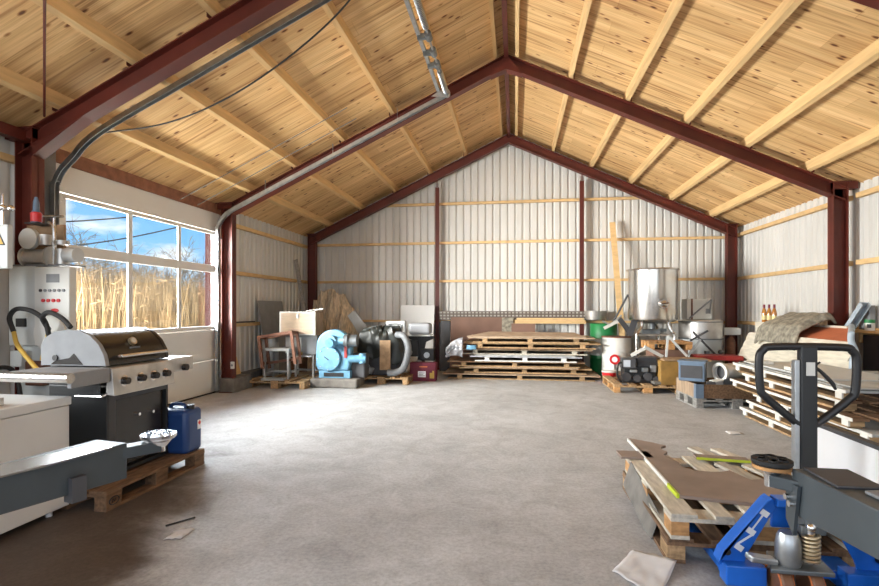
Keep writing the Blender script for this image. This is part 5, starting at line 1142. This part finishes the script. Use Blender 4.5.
# outboard, white carton, white sheet, maroon carton
lean('white_sheet', 'large pale sheet leaning on the back wall beside the left gable post', 'sheet', -2.68, -1.88, 1.54, 11.35, 11.66, 'white_paint')
t = thing('outboard_motor', 'outboard motor with grey cowl and black leg by the gable post', 'outboard motor', (-1.96, 10.30, 0))
b = MB(); b.bx(-0.23, 0.23, -0.16, 0.16, 0.92, 1.16); b.build('cowl', 'cowl_grey', t, bevel=0.06, seg=4)
b = MB(); b.bx(-0.24, 0.24, -0.165, 0.165, 0.885, 0.92); b.build('cowl_band', 'grey_light', t, bevel=0.01)
b = MB(); b.prism([(-0.28, -0.05, 0.88), (0.30, -0.05, 0.88), (0.30, -0.05, 0.84), (0.12, -0.05, 0.76), (0.08, -0.05, 0.60), (0.10, -0.05, 0.20), (-0.06, -0.05, 0.20), (-0.05, -0.05, 0.60), (-0.10, -0.05, 0.78), (-0.28, -0.05, 0.84)], (0, 0.10, 0)); b.build('leg', 'black', t, smooth=False, bevel=0.008)
b = MB(); b.bx(0.02, 0.30, -0.12, 0.12, 0.38, 0.62); b.bx(-0.28, -0.02, -0.10, 0.10, 0.46, 0.80); b.build('clamp_bracket', 'black_steel', t, smooth=False, bevel=0.01)
b = MB()
for k in range(3):
    a = 2 * PI * k / 3; b.ball((0.02 + 0.08 * math.cos(a), -0.08, 0.26 + 0.08 * math.sin(a)), 0.08, (1, 0.25, 0.8))
b.build('propeller', 'galv', t)
b = MB(); b.cyl((0.16, -0.13, 0.50), (0.16, -0.16, 0.50), 0.06, n=16); b.cyl((-0.24, -0.11, 0.55), (-0.24, -0.14, 0.55), 0.09, n=18); b.build('pulley', 'galv', t)
b = MB(); b.bx(-0.18, 0.22, -0.04, 0.04, 0.02, 0.2); b.bx(-0.25, 0.25, -0.15, 0.15, 0, 0.02); b.build('stand', 'black_steel', t, smooth=False)
t = thing('white_case', 'pale grey squared case behind the tarpaulin machine', 'case', (-2.68, 10.22, 0))
MB().bx(0, 0.40, 0, 0.2, 0.0, 1.20).build('body', 'grey_light', t, smooth=False, bevel=0.012)
b = MB(); b.tube([(0.06, -0.01, 0.95), (0.06, -0.03, 1.12), (0.32, -0.03, 1.12), (0.32, -0.01, 0.95)], 0.012, 8, 3); b.build('handle_frame', 'grey_mid', t)
t = thing('maroon_carton', 'maroon cardboard carton with white label on the floor', 'carton', (-2.10, 9.88, 0))
MB().bx(0, 0.53, 0, 0.24, 0, 0.37).build('box', 'maroon', t, smooth=False, bevel=0.006)
lb = MB().bx(0.17, 0.33, -0.004, 0.0, 0.08, 0.20).build('label_sticker', 'white_mark', t, smooth=False)
b = MB()
for k in range(3): b.bx(0.19, 0.31 - 0.03 * (k % 2), -0.006, -0.004, 0.105 + 0.028 * k, 0.115 + 0.028 * k)
b.build('print_line', 'grey_mid', lb, smooth=False)
b = MB(); b.bx(0.41, 0.50, -0.004, 0.0, 0.06, 0.17); b.bx(0.46, 0.50, -0.004, 0, 0.17, 0.21); b.build('yellow_print', 'yellow', t, smooth=False)
b = MB(); b.bx(0.20, 0.36, -0.003, 0.0, 0.28, 0.30); b.build('pale_print', 'pump_orange', t, smooth=False)

# ------------------------------------------------------------------ light
def area(name, loc, target, sx, sy, e, col):
    l = bpy.data.lights.new(name, 'AREA'); l.shape = 'RECTANGLE'; l.size = sx; l.size_y = sy; l.energy = e; l.color = col
    o = bpy.data.objects.new(name, l); C.objects.link(o); o.location = loc
    o.rotation_euler = (Vector(target) - Vector(loc)).to_track_quat('-Z', 'Y').to_euler(); return o
KEY, HIGH, BACK, SUN, SKY, SIDE, APRON = 8600, 1900, 230, 2.8, 1.25, 330, 980
area('door_daylight', (-8.4, 4.6, 2.3), (3.0, 8.6, 2.4), 4.5, 4.2, KEY, (1.0, 0.96, 0.90))
area('door_skylight', (-7.7, 9.6, 3.95), (0.0, 4.6, 0.3), 9.0, 1.0, HIGH, (0.90, 0.95, 1.0))
area('side_window_fill', (-5.55, 1.25, 1.95), (0.0, 1.5, 1.75), 2.6, 1.5, SIDE, (1.0, 0.98, 0.95))  # added fill lamp outside the unseen side window
area('apron_bounce', (-7.0, 6.5, 0.25), (-1.0, 6.5, 4.4), 5.5, 2.0, APRON, (1.0, 0.97, 0.92))
area('open_end_fill', (-0.2, -2.7, 2.4), (-0.2, 6.0, 2.2), 8.5, 4.2, BACK, (1.0, 0.98, 0.95))  # added fill lamp behind the camera, in the unseen open end
l = bpy.data.lights.new('sun', 'SUN'); l.energy = SUN; l.angle = R(1.0); l.color = (1.0, 0.93, 0.82)
o = bpy.data.objects.new('sun', l); C.objects.link(o); o.rotation_euler = Vector((-0.72, -0.25, -0.62)).to_track_quat('-Z', 'Y').to_euler()

w = bpy.data.worlds.new('sky'); bpy.context.scene.world = w; w.use_nodes = True
nt = w.node_tree; bg = nt.nodes['Background']
tc = nt.nodes.new('ShaderNodeTexCoord'); sp = nt.nodes.new('ShaderNodeSeparateXYZ'); nt.links.new(tc.outputs['Generated'], sp.inputs[0])
r1 = nt.nodes.new('ShaderNodeValToRGB'); e = r1.color_ramp.elements
e[0].position = 0.0; e[0].color = (0.52, 0.72, 0.90, 1); e[1].position = 0.35; e[1].color = (0.10, 0.34, 0.80, 1)
k = e.new(0.12); k.color = (0.24, 0.55, 0.92, 1)
nt.links.new(sp.outputs['Z'], r1.inputs['Fac'])
mp = nt.nodes.new('ShaderNodeMapping'); mp.inputs['Scale'].default_value = (1.0, 1.0, 2.6); nt.links.new(tc.outputs['Generated'], mp.inputs['Vector'])
nz = nt.nodes.new('ShaderNodeTexNoise'); nz.inputs['Scale'].default_value = 5.5; nz.inputs['Detail'].default_value = 7; nt.links.new(mp.outputs['Vector'], nz.inputs['Vector'])
r2 = nt.nodes.new('ShaderNodeValToRGB'); r2.color_ramp.elements[0].position = 0.56; r2.color_ramp.elements[1].position = 0.68
nt.links.new(nz.outputs['Fac'], r2.inputs['Fac'])
mx = nt.nodes.new('ShaderNodeMix'); mx.data_type = 'RGBA'; nt.links.new(r2.outputs['Color'], mx.inputs['Factor'])
nt.links.new(r1.outputs['Color'], mx.inputs['A']); mx.inputs['B'].default_value = (1, 1, 1, 1)
nt.links.new(mx.outputs['Result'], bg.inputs['Color']); bg.inputs['Strength'].default_value = SKY

# ------------------------------------------------------------------ camera and view
sc = bpy.context.scene
cam = bpy.data.cameras.new('camera'); co = bpy.data.objects.new('camera', cam); C.objects.link(co); sc.camera = co
F = 500.0
cam.sensor_fit = 'HORIZONTAL'; cam.sensor_width = 36; cam.lens = 36 * F / 879; cam.shift_y = 16 / 879
cam.clip_start = 0.02; cam.clip_end = 400
co.location = (0, 0, 1.45); co.rotation_euler = (R(90), 0, math.atan(75.5 / F))
sc.view_settings.view_transform = 'Standard'; sc.view_settings.look = 'None'; sc.view_settings.gamma = 1.0
sc.view_settings.use_curve_mapping = False; sc.view_settings.exposure = 0.12
sc.cycles.use_denoising = True
sc.cycles.max_bounces = 8; sc.cycles.diffuse_bounces = 5; sc.cycles.glossy_bounces = 3; sc.cycles.transparent_max_bounces = 8
sc.cycles.caustics_reflective = False; sc.cycles.caustics_refractive = False
sc.cycles.sample_clamp_indirect = 4.0
